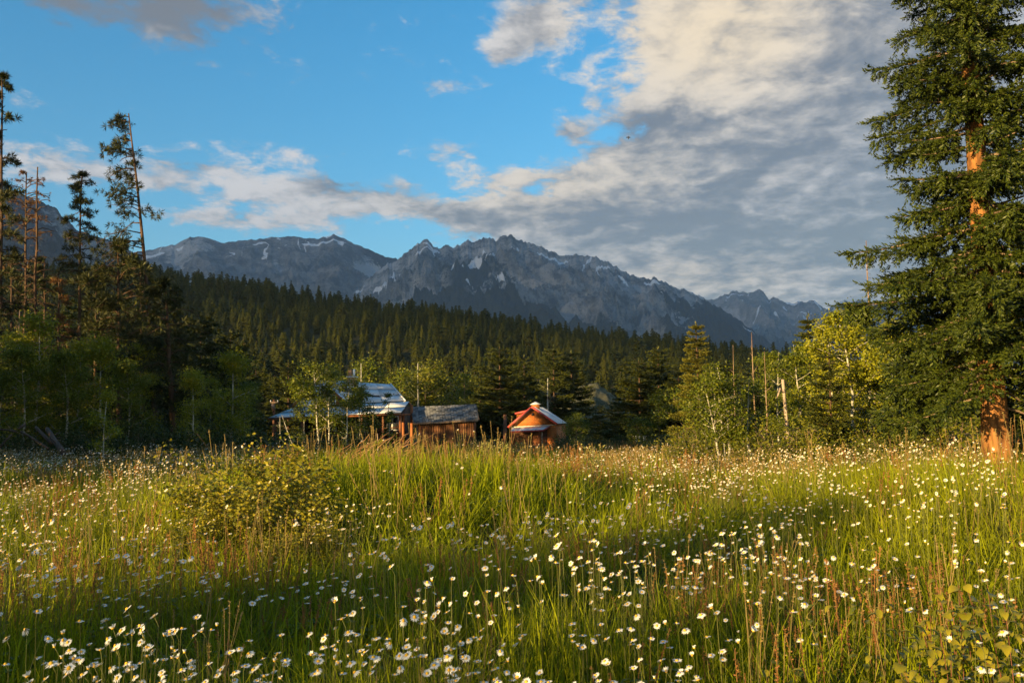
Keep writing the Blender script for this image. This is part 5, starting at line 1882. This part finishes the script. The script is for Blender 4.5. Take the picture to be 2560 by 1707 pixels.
for n_, (px, d, s_) in enumerate([(20, 33, 0.9), (110, 33.5, 0.7), (180, 33, 0.85), (230, 32.5, 0.8), (330, 33, 0.85), (390, 34, 0.9), (450, 35, 0.95), (560, 38, 1.0), (300, 36, 1.2), (150, 37, 1.3), (60, 38, 1.3), (420, 40, 1.4), (500, 39, 1.2), (600, 42, 1.2)]):
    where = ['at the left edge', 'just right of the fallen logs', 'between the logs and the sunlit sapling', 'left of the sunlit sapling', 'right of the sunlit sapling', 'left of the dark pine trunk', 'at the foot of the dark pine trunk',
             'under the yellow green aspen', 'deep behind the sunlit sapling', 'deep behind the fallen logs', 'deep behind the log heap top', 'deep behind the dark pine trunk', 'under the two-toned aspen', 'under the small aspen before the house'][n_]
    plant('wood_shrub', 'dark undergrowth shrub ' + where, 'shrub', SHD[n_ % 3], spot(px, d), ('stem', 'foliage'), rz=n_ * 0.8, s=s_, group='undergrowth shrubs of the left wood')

# fallen logs, each a thing of its own
for n_, (p0, p1, d0, d1, r_, lab) in enumerate([
        ((118, 1072), (158, 1132), 30.5, 29.0, 0.10, 'thickest fallen log with a grey end, rightmost of the heap'),
        ((52, 1078), (122, 1122), 30.0, 29.6, 0.045, 'long thin fallen stem at the front of the log heap'),
        ((90, 1068), (130, 1108), 31.0, 30.2, 0.07, 'dark fallen log in the middle of the heap'),
        ((46, 1072), (62, 1060), 30.4, 30.6, 0.05, 'short broken stub at the top of the log heap'),
        ((0, 1073), (40, 1078), 30.6, 30.4, 0.035, 'thin pole sticking out of the log heap to the left'),
        ((30, 1085), (0, 1118), 30.2, 30.0, 0.035, 'thin dead limb leaning left of the log heap')]):
    a, b_ = at(*p0, d0), at(*p1, d1)
    t = thing('fallen_log', lab, 'log', a)
    MB().tube(bend((0, 0, 0), b_ - a, np.random.default_rng(n_), 0.03, 7), np.linspace(r_ * 0.75, r_, 7), 8).build('log', OLDLOG, t, True)
    rg_ = np.random.default_rng(50 + n_)
    bb = MB()
    for k in range(3):
        u = rg_.uniform(0.2, 0.8)
        p = (b_ - a) * u
        e = p + rand_dirs(1, rg_, 0.0, 0.9)[0] * rg_.uniform(0.15, 0.4)
        bb.tube([p, e], [r_ * 0.25, r_ * 0.1], 5)
    bb.build('branch_stub', OLDLOG, t, True)

# a few young spruces behind the camera: their tips shade the low grass of the near meadow
sd_ = np.array([math.sin(SUN_AZ), math.cos(SUN_AZ)])
sn_ = np.array([math.cos(SUN_AZ), -math.sin(SUN_AZ)])
RS = spruce_meshes('rear_spruce', 635, 6.0, 1.5, NEEDLE2, BARK_P, 22, 7, 0.06, 0.5, 0.12, 0.2, 0.75)
for n_, (off_, h_) in enumerate([(-6.1, 6.8), (-5.3, 7.2), (-4.5, 6.9), (-3.0, 5.9)]):
    p_ = -sd_ * (35.5 + 2.0 * ((n_ * 7) % 3)) + sn_ * off_
    plant('rear_spruce', 'young spruce behind the near meadow, %s of the row of four' % ['leftmost', 'second', 'third', 'rightmost'][n_], 'tree', RS, (p_[0], p_[1], G(p_[0], p_[1])), rz=n_ * 1.1, s=h_ / 6.0 , group='young spruces behind the near meadow')

# wood standing left of the frame: it keeps the low sun off the left wood
OFF = [spruce_meshes('edge_spruce', 630 + k, 11.0, 2.3, NEEDLE2, BARK_P, 22, 7, 0.06, 0.8, 0.2, 0.2, 0.7) for k in range(2)]
for n_, (x, y, s_) in enumerate([(-21, 9.5, 0.95), (-25, 13, 1.1), (-22.5, 16, 0.9), (-29, 16.5, 1.2), (-27, 21, 1.0), (-33, 21, 1.25), (-31, 26, 1.0), (-37, 27, 1.2), (-19.5, 12.5, 0.7), (-50, 38, 1.3), (-40, 40, 1.1), (-47, 46, 1.3), (-42, 50, 1.15), (-52, 52, 1.3), (-46, 57, 1.25), (-39, 58, 1.1), (-56, 45, 1.35), (-55, 60, 1.35), (-43, 64, 1.2), (-29, 12, 1.2), (-35, 15, 1.2)]):
    plant('edge_spruce', 'tall spruce of the dark wood that shades the left side of the meadow', 'tree', OFF[n_ % 2], (x, y, G(x, y)), rz=n_ * 0.7, s=s_, group='spruces beyond the left edge')

# ------------------------------------------------------------------ meadow plants
def blade(v, f, root, h, w, az_, lean, curl, rng, seg=3):
    c, s_ = math.cos(az_), math.sin(az_)
    tw = rng.uniform(0, math.pi)
    sx, sy = math.cos(tw), math.sin(tw)
    b = len(v)
    for k in range(seg + 1):
        t = k / seg
        off = lean * t + curl * t * t
        zc = h * (t - 0.35 * min(1.2, abs(lean + curl)) * t * t)
        wid_ = w * (1 - t) ** 0.6 * 0.5
        p = np.array([root[0] + c * off * h, root[1] + s_ * off * h, zc])
        if k == seg:
            v.append(p)
        else:
            v.append(p + np.array([sx, sy, 0]) * wid_)
            v.append(p - np.array([sx, sy, 0]) * wid_)
    for k in range(seg - 1):
        a = b + 2 * k
        f += [(a, a + 1, a + 3), (a, a + 3, a + 2)]
    a = b + 2 * (seg - 1)
    f.append((a, a + 1, a + 2))


def tuft_obj(name, seed, n, rad, h, w, lean, m):
    rng = np.random.default_rng(seed)
    v, f = [], []
    for k in range(n):
        a = rng.uniform(0, 6.28)
        r = rad * math.sqrt(rng.uniform())
        blade(v, f, (math.cos(a) * r, math.sin(a) * r), h * (0.28 + 0.84 * rng.uniform(0, 1) ** 1.5), w * rng.uniform(0.7, 1.3), rng.uniform(0, 6.28), abs(rng.normal()) * lean, abs(rng.normal()) * lean * 1.3, rng)
    return tri_obj(name, np.array(v), np.array(f), m)


def stalk_obj(name, seed, n, rad, h, m, head_l, head_w, kn, wst=0.004):
    """upright stalks each with a seed head"""
    rng = np.random.default_rng(seed)
    v, f = [], []
    for k in range(n):
        a = rng.uniform(0, 6.28)
        r = rad * math.sqrt(rng.uniform())
        root = np.array([math.cos(a) * r, math.sin(a) * r, 0])
        hh_ = h * rng.uniform(0.75, 1.1)
        d = np.array([rng.normal() * 0.09, rng.normal() * 0.09, 1.0])
        b = len(v)
        for z in (0.0, 1.0):
            for q_ in range(3):
                an = q_ * 2.094
                v.append(root + d * hh_ * z + np.array([math.cos(an), math.sin(an), 0]) * wst / 2)
        for q_ in range(3):
            f += [(b + q_, b + (q_ + 1) % 3, b + 3 + (q_ + 1) % 3), (b + q_, b + 3 + (q_ + 1) % 3, b + 3 + q_)]
        for q_ in range(kn):
            t = rng.uniform(0, 1)
            p = root + d * (hh_ - head_l * t)
            dd = rand_dirs(1, rng, 0.2, 0.95)[0]
            s_ = np.cross(dd, rng.normal(size=3))
            s_ /= np.linalg.norm(s_)
            l = head_w * rng.uniform(0.7, 1.2)
            bb = len(v)
            v += [p, p + dd * l * 0.5 + s_ * l * 0.28, p + dd * l, p + dd * l * 0.5 - s_ * l * 0.28]
            f += [(bb, bb + 1, bb + 2), (bb, bb + 2, bb + 3)]
    return tri_obj(name, np.array(v), np.array(f), m)


def forb_obj(name, seed, n, rad, h, leaf, m):
    rng = np.random.default_rng(seed)
    cb = MB()
    loc = np.stack([rng.normal(size=n) * rad, rng.normal(size=n) * rad, h * rng.uniform(0.1, 1, n)], 1)
    D = rand_dirs(n, rng, -0.2, 0.7)
    cb.inst(_leaf_v, _leaf_f, frames(D, rng.normal(size=n) * 0.5) * (leaf * rng.uniform(0.6, 1.2, n))[:, None, None], loc)
    return tri_obj(name, np.vstack(cb.v), np.vstack(cb.t), m)


T_NEAR = [tuft_obj('grass_tuft', 800 + k, 22, 0.13, 0.62, 0.0088, (0.10, 0.22, 0.34)[k % 3], GRASS) for k in range(6)]
T_FINE = [tuft_obj('grass_tuft', 820 + k, 26, 0.15, 0.66, 0.0040, 0.12, GRASS) for k in range(3)]
T_DRY = [tuft_obj('grass_tuft', 830 + k, 9, 0.13, 0.62, 0.0045, 0.22, GRASS_D) for k in range(2)]
T_FORB = [forb_obj('forb', 840 + k, 26, 0.09, 0.30, 0.055, FORB) for k in range(2)]
T_SEED = [stalk_obj('seed_stalk', 850 + k, 5, 0.14, 0.85, GRASS_D, 0.12, 0.012, 22) for k in range(2)]
T_SOR = [stalk_obj('sorrel', 860 + k, 4, 0.12, 0.66, SORREL, 0.22, 0.015, 36) for k in range(3)]
T_FAR = [tuft_obj('grass_tuft', 870 + k, 26, 0.34, 0.66, 0.014, 0.15, GRASS) for k in range(4)]
T_FARD = [stalk_obj('seed_stalk', 880 + k, 8, 0.32, 0.85, GRASS_D, 0.14, 0.030, 14, 0.010) for k in range(2)]
T_FARS = [stalk_obj('sorrel', 885, 5, 0.3, 0.72, SORREL, 0.25, 0.04, 22, 0.008)]
ALLT = T_NEAR + T_FINE + T_DRY + T_FORB + T_SEED + T_SOR + T_FAR + T_FARD + T_FARS
iN, iF, iD, iB, iS, iR, iX, iXD, iXS = 0, 6, 9, 11, 13, 15, 18, 22, 24


WIDE = 5.0


def wedge(rng, d0, d1, per_m2, umax=0.72):
    # a strip wider than the view, so the meadow goes on beside it
    w_ = umax * (d1 * d1 - d0 * d0) + 2 * WIDE * (d1 - d0)
    n = int(per_m2 * w_)
    y = rng.uniform(d0, d1, n * 3)
    keep_ = rng.uniform(0, 1, n * 3) < (umax * y + WIDE) / (umax * d1 + WIDE)
    y = y[keep_][:n]
    return rng.uniform(-1, 1, len(y)) * (umax * y + WIDE), y


CI = np.linalg.inv(CMN)


def project(x, y, z):
    c = CI @ np.stack([x, y, z - CZ])
    return 1280 + FPX * c[0] / -c[2], 853.5 - FPX * c[1] / -c[2]


def gheight(x, y):
    h = 0.80 + 0.20 * fbm(x * 0.45, y * 0.45, 3, 12) + 0.20 * fbm(x * 1.6, y * 1.6, 2, 13)
    r = np.sqrt(((x + 2.0) / 5.0) ** 2 + ((y - 14.5) / 5.0) ** 2)
    h = h + 0.32 * (1 - sstep(0.4, 1.1, r))
    h = h + 0.55 * sstep(3.2, 6.0, x) * sstep(4.5, 7, y) * (1 - sstep(13, 22, y))
    h = h + 0.10 * sstep(1.0, 3.0, x) * (1 - sstep(4, 7, y))
    return np.clip(h, 0.42, 1.55)


rng = np.random.default_rng(90)
PX, PY, IDX, SCL = [], [], [], []
for d0, d1, dens_, pool in ((1.3, 5, 74, 'near'), (5, 9, 50, 'near'), (9, 18, 25, 'near'), (18, 37, 8.5, 'far'), (37, 84, 3.2, 'far2')):
    x, y = wedge(rng, d0, d1, dens_)
    n = len(x)
    red = sstep(0.05, 0.5, fbm(x * 0.35, y * 0.35, 2, 31) + 0.55 * np.exp(-(((x + 3.0) / 2.2) ** 2 + ((y - 8.0) / 2.0) ** 2)) + 0.45 * np.exp(-(((x - 2.6) / 1.0) ** 2 + ((y - 6.3) / 1.5) ** 2)))
    u = rng.uniform(0, 1, n)
    if pool == 'near':
        idx = rng.integers(iN, iN + 6, n)
        idx = np.where(u < 0.26, rng.integers(iF, iF + 3, n), idx)
        idx = np.where((u > 0.40) & (u < 0.435), rng.integers(iD, iD + 2, n), idx)
        idx = np.where((u > 0.50) & (u < 0.555), rng.integers(iB, iB + 2, n), idx)
        idx = np.where((u > 0.555) & (u < 0.580), rng.integers(iS, iS + 2, n), idx)
        idx = np.where((u > 0.62) & (u < 0.626 + 0.12 * red), rng.integers(iR, iR + 3, n), idx)
        sc_ = np.full(n, {5: 1.0, 9: 1.25, 18: 1.7}[d1])
    else:
        idx = rng.integers(iX, iX + 4, n)
        idx = np.where(u < 0.10, rng.integers(iXD, iXD + 2, n), idx)
        idx = np.where((u > 0.2) & (u < 0.21 + 0.10 * red), iXS, idx)
        sc_ = np.full(n, 1.4 if pool == 'far' else 1.5)
    if pool == 'far2':
        hx_ = np.abs(x - at(860, 1050, 76)[0]) < 6.2
        k_ = ~((y > 72.6) & (y < 84) & hx_)
        x, y, idx, sc_ = x[k_], y[k_], idx[k_], sc_[k_]
    PX.append(x)
    PY.append(y)
    IDX.append(idx)
    SCL.append(sc_)
x, y, idx, sc_ = map(np.concatenate, (PX, PY, IDX, SCL))
# uneven stand: thinner between the clumps
thin_ = sstep(-0.75, 0.05, fbm(x * 1.15, y * 1.15, 2, 15)) * 0.75 + 0.25
k_ = rng.uniform(0, 1, len(x)) < np.where(y < 20, thin_, 1.0)
x, y, idx, sc_ = x[k_], y[k_], idx[k_], sc_[k_]
# keep clear of the spruce foot
k_ = (x - spot(2488, 18)[0]) ** 2 + (y - 18) ** 2 > 0.18
x, y, idx, sc_ = x[k_], y[k_], idx[k_], sc_[k_]
hgt = gheight(x, y) * rng.uniform(0.72, 1.18, len(x))
for bx_, by_, br_ in [(2.12, 3.95, 0.75)] + [(*spot(p_, d_)[:2], r_) for p_, d_, r_ in ((628, 11.5, 0.9), (700, 10.4, 0.75), (560, 10.1, 0.55), (760, 9.5, 0.5))]:
    hgt = hgt * (0.42 + 0.58 * sstep(br_ * 0.55, br_ * 1.05, np.hypot(x - bx_, y - by_)))
rot = np.stack([rng.normal(size=len(x)) * 0.06, rng.normal(size=len(x)) * 0.06, rng.uniform(0, 6.28, len(x))], 1)
instancer('meadow_grass', np.stack([x, y, ground(x, y) - 0.015], 1), rot, np.stack([sc_, sc_, hgt], 1), idx, ALLT,
          label='tall golden green meadow grass with seed heads and reddish sorrel', cat='grass', kind='stuff')
print('tufts', len(x))


# ---- daisies
def daisy_parts(seed, tilt):
    rng = np.random.default_rng(seed)
    H_, R_ = 0.55, 0.0210
    bendx = rng.uniform(-0.05, 0.05)
    top = np.array([0.02 + bendx, 0.0, H_])
    sm = MB()
    sm.tube([(0, 0, -0.03), (bendx * 0.4, 0, H_ * 0.5), (bendx, 0, H_ - 0.03), top], [0.0017, 0.0016, 0.0014, 0.0018], 4)
    n = int(rng.integers(15, 21))
    hm = MB()
    v, f = [], []
    cup = {7: 0.75, 10: 1.3, 11: -0.6}.get(seed - 900, rng.uniform(-0.35, 0.30))
    sh_ = {7: 0.75, 10: 0.42}.get(seed - 900, 1.0)
    for k in range(n):
        a = k / n * 6.283 + rng.normal() * 0.06
        L = R_ * rng.uniform(0.85, 1.1) * sh_
        w = R_ * 0.27
        c, s_ = math.cos(a), math.sin(a)
        zz_ = cup * L + rng.normal() * 0.0012
        b = len(v)
        v += [(c * R_ * 0.22, s_ * R_ * 0.22, 0), (c * L * 0.62 - s_ * w / 2, s_ * L * 0.62 + c * w / 2, zz_ * 0.55 + 0.0006), (c * L, s_ * L, zz_), (c * L * 0.62 + s_ * w / 2, s_ * L * 0.62 - c * w / 2, zz_ * 0.55 - 0.0006)]
        f += [(b, b + 1, b + 2), (b, b + 2, b + 3)]
    v = np.array(v)
    T = np.array(Matrix.Rotation(tilt, 3, 'Y'))
    hm.add(v @ T.T + top, t=f)
    dm = MB()
    rings = []
    m_ = 9
    for rr_, zz_ in ((R_ * 0.30, -0.0015), (R_ * 0.30, 0.0025), (R_ * 0.17, 0.0050)):
        rings.append([(math.cos(q_ / m_ * 6.283) * rr_, math.sin(q_ / m_ * 6.283) * rr_, zz_) for q_ in range(m_)])
    dv = np.array([p for r_ in rings for p in r_] + [(0, 0, 0.0055)])
    dq = [(r_ * m_ + q_, r_ * m_ + (q_ + 1) % m_, (r_ + 1) * m_ + (q_ + 1) % m_, (r_ + 1) * m_ + q_) for r_ in range(2) for q_ in range(m_)]
    dt = [(2 * m_ + q_, 2 * m_ + (q_ + 1) % m_, 3 * m_) for q_ in range(m_)]
    dm.add(dv @ T.T + top, q=dq, t=dt)
    return sm, hm, dm


DV = [daisy_parts(900 + k, tl) for k, tl in enumerate((0.1, 0.35, 0.55, 0.2, 0.75, 0.45, 0.0, 0.5, 0.3, 0.6, 0.15, 0.8))]
DM = [(a.mesh('daisy_stem', STEM), b.mesh('daisy_head', PETAL), c.mesh('daisy_disc', DISC, True)) for a, b, c in DV]
# whole-flower shapes for the ones too many to count
DP = []
for a, b, c in DV:
    m_ = MB()
    me = bpy.data.meshes.new('daisy_shape')
    vs_, fs_, mi = [], [], []
    n0 = 0
    for gi_, part in enumerate((a, b, c)):
        vv = np.vstack(part.v)
        for arr in part.q + part.t:
            for fc in arr:
                fs_.append([int(i_) + n0 for i_ in fc])
                mi.append(gi_)
        vs_.append(vv)
        n0 += len(vv)
    me.from_pydata(np.vstack(vs_).tolist(), [], fs_)
    for mm in (STEM, PETAL, DISC):
        me.materials.append(mm)
    me.polygons.foreach_set('material_index', np.array(mi, np.int32))
    DP.append(bpy.data.objects.new('daisy_shape', me))

rng = np.random.default_rng(77)
x, y = wedge(rng, 2.0, 34, 62, 0.66)
x2, y2 = wedge(rng, 2.0, 7.0, 85, 0.66)
x, y = np.concatenate([x, x2]), np.concatenate([y, y2])
z = ground(x, y)
hs_ = rng.uniform(0.68, 1.22, len(x)) * np.clip(gheight(x, y) / 0.80, 0.85, 1.4) * 1.06
px_, py_ = project(x, y, z + 0.55 * hs_)
den_ = np.zeros(len(x))
for cx, cy_, rx, ry, am in ((1350, 1640, 900, 170, 0.75), (350, 1590, 480, 200, 0.55), (250, 1300, 330, 95, 0.80), (620, 1290, 330, 80, 0.25), (890, 1315, 140, 55, 0.85), (1350, 1400, 430, 105, 0.42),
                            (1980, 1235, 430, 95, 0.80), (1850, 1400, 330, 130, 0.38), (130, 1150, 330, 42, 1.0), (2000, 1600, 300, 150, 0.36), (2250, 1480, 200, 40, 0.22), (2150, 1165, 420, 30, 0.10), (1600, 1330, 300, 80, 0.45)):
    den_ = np.maximum(den_, am * np.exp(-0.7 * (((px_ - cx) / rx) ** 2 + ((py_ - cy_) / ry) ** 2)))
den_ = den_ * (0.07 + 1.55 * sstep(-0.10, 0.45, fbm(x * 0.9, y * 0.9, 3, 61)))
mound = np.exp(-(((x + 1.6) / 4.2) ** 2 + ((y - 14.5) / 3.6) ** 2))
den_ = den_ * (1 - 0.93 * np.clip(mound * 1.6, 0, 1)) + 0.012
kk = rng.uniform(0, 1, len(x)) < den_ * np.interp(y, [3, 7, 14], [0.95, 1.3, 1.5])
x, y, z, hs_, px_, py_ = x[kk], y[kk], z[kk], hs_[kk], px_[kk], py_[kk]
var = rng.integers(0, len(DM), len(x))
rz_ = -math.pi / 2 - SUN_AZ + rng.normal(size=len(x)) * 0.8
vis = (px_ > -5) & (px_ < 2565) & (py_ > 1100) & (py_ < 1712)
rank = np.argsort(np.where(vis, y, 1e6))
ind = rank[:300]
isind = np.zeros(len(x), bool)
isind[ind] = True
droot = {}
for n_ in ind:
    k = int(var[n_])
    side = 'left of centre' if px_[n_] < 860 else ('in the middle' if px_[n_] < 1700 else 'right of centre')
    lab = 'white daisy with yellow disc at the very front of the meadow, ' + side
    grp = 'front daisies ' + side
    w_ = float(rng.uniform(0.72, 1.25))
    s3 = (w_, w_, float(hs_[n_]))
    rt = (float(x[n_]), float(y[n_]), float(z[n_]))
    if k not in droot:
        t = thing('daisy', lab, 'flower', rt, grp, float(rz_[n_]), s3)
        link('stem', DM[k][0], t)
        hd = link('flower_head', DM[k][1], t)
        link('disc', DM[k][2], hd)
        droot[k] = t
    else:
        copy_tree(droot[k], rt, float(rz_[n_]), lab, grp, s3)
o_ = ~isind
w_ = rng.uniform(0.72, 1.25, o_.sum()) * np.interp(y[o_], [8, 30], [1.0, 1.05])
instancer('daisy_drift', np.stack([x, y, z], 1)[o_], np.stack([0 * x[o_], 0 * x[o_], rz_[o_]], 1), np.stack([w_, w_, hs_[o_]], 1), var[o_], DP,
          label='drifts of white daisies further back in the meadow', cat='flowers', kind='stuff')
print('daisies', len(x))


# ---- leafy bush in the near right corner, every leaf its own piece
def corner_bush():
    rng = np.random.default_rng(5)
    bx_, by_ = 2.12, 4.05
    bz_ = G(bx_, by_)
    t = thing('leafy_bush', 'low bush of folded yellow green leaves on red stems in the front right corner', 'bush', (bx_, by_, bz_))
    v, f = [], []
    nl = 6
    for k in range(nl + 1):
        u = k / nl
        w = 0.30 * math.sin(math.pi * min(0.985, u ** 0.85 + 0.0)) ** 0.8
        zc = 0.10 * math.sin(u * math.pi * 0.8) - 0.22 * u * u
        if k in (0, nl):
            v.append((0, u, zc))
        else:
            v += [(-w, u, zc + w * 0.42), (0, u, zc), (w, u, zc + w * 0.42)]
    idx = lambda k, s_: 0 if k == 0 else (1 + (nl - 1) * 3 if k == nl else 1 + (k - 1) * 3 + s_)
    for k in range(nl):
        for s_ in (0, 1):
            a, b, c, d = idx(k, s_), idx(k, s_ + 1), idx(k + 1, s_ + 1), idx(k + 1, s_)
            if a == b:
                f.append((a, c, d))
            elif c == d:
                f.append((a, b, c))
            else:
                f += [(a, b, c), (a, c, d)]
    lm_ = [mesh_np('leaf', np.array(v) * np.array([1.0 + 0.25 * q_, 1, 1]), [np.array(f)], BIGLEAF, True) for q_ in range(3)]
    nleaf = 0
    for s_ in range(30):
        a = rng.uniform(0, 6.28)
        r = 0.62 * math.sqrt(rng.uniform())
        root = np.array([math.cos(a) * r * 1.0, math.sin(a) * r * 0.55, -0.03])
        hgt_ = rng.uniform(0.55, 0.98) * (1.0 - 0.30 * r)
        if root[0] < -0.2:
            hgt_ *= 0.78
        e = root + np.array([rng.normal() * 0.10, rng.normal() * 0.10, hgt_])
        p = bend(root, e, rng, 0.05, 6)
        MB().tube(p, np.linspace(0.0026, 0.0012, 6), 5).build('stem', REDSTEM, t, True)
        for k in range(10):
            if nleaf >= 295:
                break
            u = 0.30 + 0.70 * (k + rng.uniform(0, 0.8)) / 10
            fi = min(u, 0.999) * 5
            i0 = int(fi)
            c = p[i0] + (p[i0 + 1] - p[i0]) * (fi - i0)
            la = rng.uniform(0, 6.28)
            la = -math.pi / 2 - 0.5 + rng.normal() * 1.15
            d = Vector((math.cos(la), math.sin(la), rng.uniform(-0.75, 0.05)))
            o = link('leaf', lm_[int(rng.integers(0, 3))], t)
            o.location = tuple(c)
            q_ = d.to_track_quat('Y', 'Z')
            o.rotation_euler = (q_ @ Euler((0, rng.normal() * 0.35, 0)).to_quaternion()).to_euler()
            sz = float(rng.uniform(0.040, 0.068))
            o.scale = (sz, sz, sz)
            nleaf += 1
    # the small inner leaves, too many and too hidden to pick apart
    n = 420
    loc = np.stack([rng.normal(size=n) * 0.36, rng.normal(size=n) * 0.20 + 0.03, 0.08 + 0.62 * rng.uniform(0, 1, n) ** 0.8], 1)
    la = -math.pi / 2 - 0.5 + rng.normal(size=n) * 1.2
    D = np.stack([np.cos(la), np.sin(la), rng.uniform(-0.7, 0.2, n)], 1)
    b = MB().inst(np.array(v), np.array(f), frames(D) * rng.uniform(0.035, 0.06, n)[:, None, None], loc)
    o = b.build('inner_foliage', BUSH, t, True)
    o['kind'] = 'stuff'


REDSTEM = surf_mat('red_stem', (0.12, 0.035, 0.022), (0.19, 0.07, 0.04), 20)
corner_bush()

# ---- bushes on the mound
MBU = [shrub_meshes('mound_bush', 740 + k, 1.05, 1.0, 6500, 0.052, BUSH, BARK_P, 9, 0.07, 34, 0.007) for k in range(2)]
for n_, (px, d, s_, lab) in enumerate([(628, 11.6, 1.15, 'rounded golden leafy bush on top of the grassy mound'), (700, 10.6, 0.85, 'leafy bush on the right flank of the mound bush'),
                                       (560, 10.2, 0.62, 'low leafy bush in front of the mound bush'), (760, 9.7, 0.55, 'small leafy bush lowest in front of the mound')]):
    x0_, y0_, z0_ = spot(px, d)
    plant('mound_bush', lab, 'bush', MBU[n_ % 2], (x0_, y0_, z0_), ('stem', 'foliage'), rz=n_ * 1.4, s=s_)


# ---- dry brush on the back of the mound
def dry_brush():
    rng = np.random.default_rng(8)
    x, y, z = spot(880, 17.5)
    t = thing('dry_brush', 'tangle of arching dry reddish stalks on the mound in front of the house', 'brush', (x, y, z))
    for k in range(38):
        p0 = at(rng.uniform(770, 985), 1150, 17.5 + rng.normal() * 0.5)
        p0[2] = G(p0[0], p0[1]) - 0.05
        L = rng.uniform(60, 170)
        e = at(1280 + (p0[0] / p0[1]) * FPX + L, rng.uniform(1078, 1125), p0[1] + rng.normal() * 0.4)
        m_ = (p0 + e) / 2 + np.array([-0.12, 0, rng.uniform(0.05, 0.28)])
        tt_ = np.linspace(0, 1, 8)[:, None]
        pts = (1 - tt_) ** 2 * p0 + 2 * tt_ * (1 - tt_) * m_ + tt_ ** 2 * e
        pts += rng.normal(size=pts.shape) * 0.012
        MB().tube(pts - np.array([x, y, z]), np.linspace(0.011, 0.004, 8), 4).build('stalk', DRY, t, True)


dry_brush()
me = aspen_meshes('leafy_sapling', 695, 1.0, 0.1, 0.18, 420, 0.05, ASPEN_Y, BARK_L, 1, 0.04, 0.012, 8, 9, 0.05)
plant('leafy_sapling', 'small bright leafy sapling standing in the dry stalks', 'sapling', me, spot(938, 17.0), s=height(938, 1083, 17.0))


def weed(seed):
    rng = np.random.default_rng(seed)
    sm, bm_ = MB(), MB()
    P, D_ = [], []
    for k in range(9):
        a = rng.uniform(0, 6.28)
        e = np.array([math.cos(a) * 0.22 * rng.uniform(0.2, 1), math.sin(a) * 0.22 * rng.uniform(0.2, 1), rng.uniform(0.75, 1.0)])
        p = bend((0, 0, -0.05), e, rng, 0.05, 5)
        sm.tube(p, [0.006, 0.005, 0.004, 0.003, 0.003], 4)
        for q_ in range(5):
            b0 = p[3] + (p[4] - p[3]) * rng.uniform(-0.6, 1)
            e2 = b0 + rand_dirs(1, rng, 0.1, 0.9)[0] * 0.09
            sm.tube([b0, e2], [0.003, 0.002], 3)
            for w in range(3):
                P.append(e2 + rng.normal(size=3) * 0.012)
                D_.append(rand_dirs(1, rng, 0.1, 1)[0])
    n = len(P)
    lv = np.array([[rng.normal() * 0.1, rng.normal() * 0.1, rng.uniform(0.1, 0.7)] for _ in range(60)])
    bm_.inst(_leaf_v, _leaf_f, frames(np.array(D_), rng.uniform(0, 6, n)) * 0.035, np.array(P))
    fm = MB()
    fm.inst(_leaf_v, _leaf_f, frames(rand_dirs(60, rng, -0.3, 0.5)) * 0.08, lv)
    return sm.mesh('weed_stem', STEM, True), fm.mesh('weed_leaf', FORB), bm_.mesh('weed_bud', BUD)


BUD = leaf_mat('weed_bud', (0.34, 0.33, 0.10), (0.46, 0.40, 0.14), 0.3, 0.6)
WM = [weed(3), weed(4)]
for n_, (px, py, d, lab) in enumerate([(1212, 1094, 16.5, 'tall weed with pale dotted buds on the mound right of the shed'), (1256, 1096, 16.2, 'second budding weed, below the dark pole'),
                                       (1480, 1100, 17.0, 'budding weed at the right end of the mound')]):
    plant('budding_weed', lab, 'weed', WM[n_ % 2], spot(px, d), ('stem', 'foliage', 'bud'), rz=n_, s=height(px, py, d))
me = shrub_meshes('berry_shrub', 760, 1.8, 0.9, 1700, 0.10, BUSH, BARK_L, 12, 0.14, 14)
for n_, (px, d, s_, lab) in enumerate([(1140, 48, 0.95, 'yellow tipped shrub in front of the shed wall'), (1178, 45, 0.62, 'smaller yellow tipped shrub right of the first one before the shed')]):
    plant('tipped_shrub', lab, 'shrub', me, spot(px, d), ('stem', 'foliage'), rz=n_, s=s_)

# ------------------------------------------------------------------ evening haze
hb = MB().box((-9800, -245, -45), (9800, 9800, 1900))
hm_ = bpy.data.materials.new('haze')
hm_.use_nodes = True
ht = NT(hm_.node_tree)
ht.n.remove(ht.n['Principled BSDF'])
pv = ht.node('ShaderNodeVolumePrincipled')
pv.inputs['Color'].default_value = (0.50, 0.74, 1.0, 1)
pv.inputs['Density'].default_value = 6.5e-5
pv.inputs['Anisotropy'].default_value = 0.0
ht.l.new(pv.outputs[0], ht.n['Material Output'].inputs['Volume'])
tag(hb.build('haze', hm_), 'thin blue evening haze in the valley', kind='stuff')
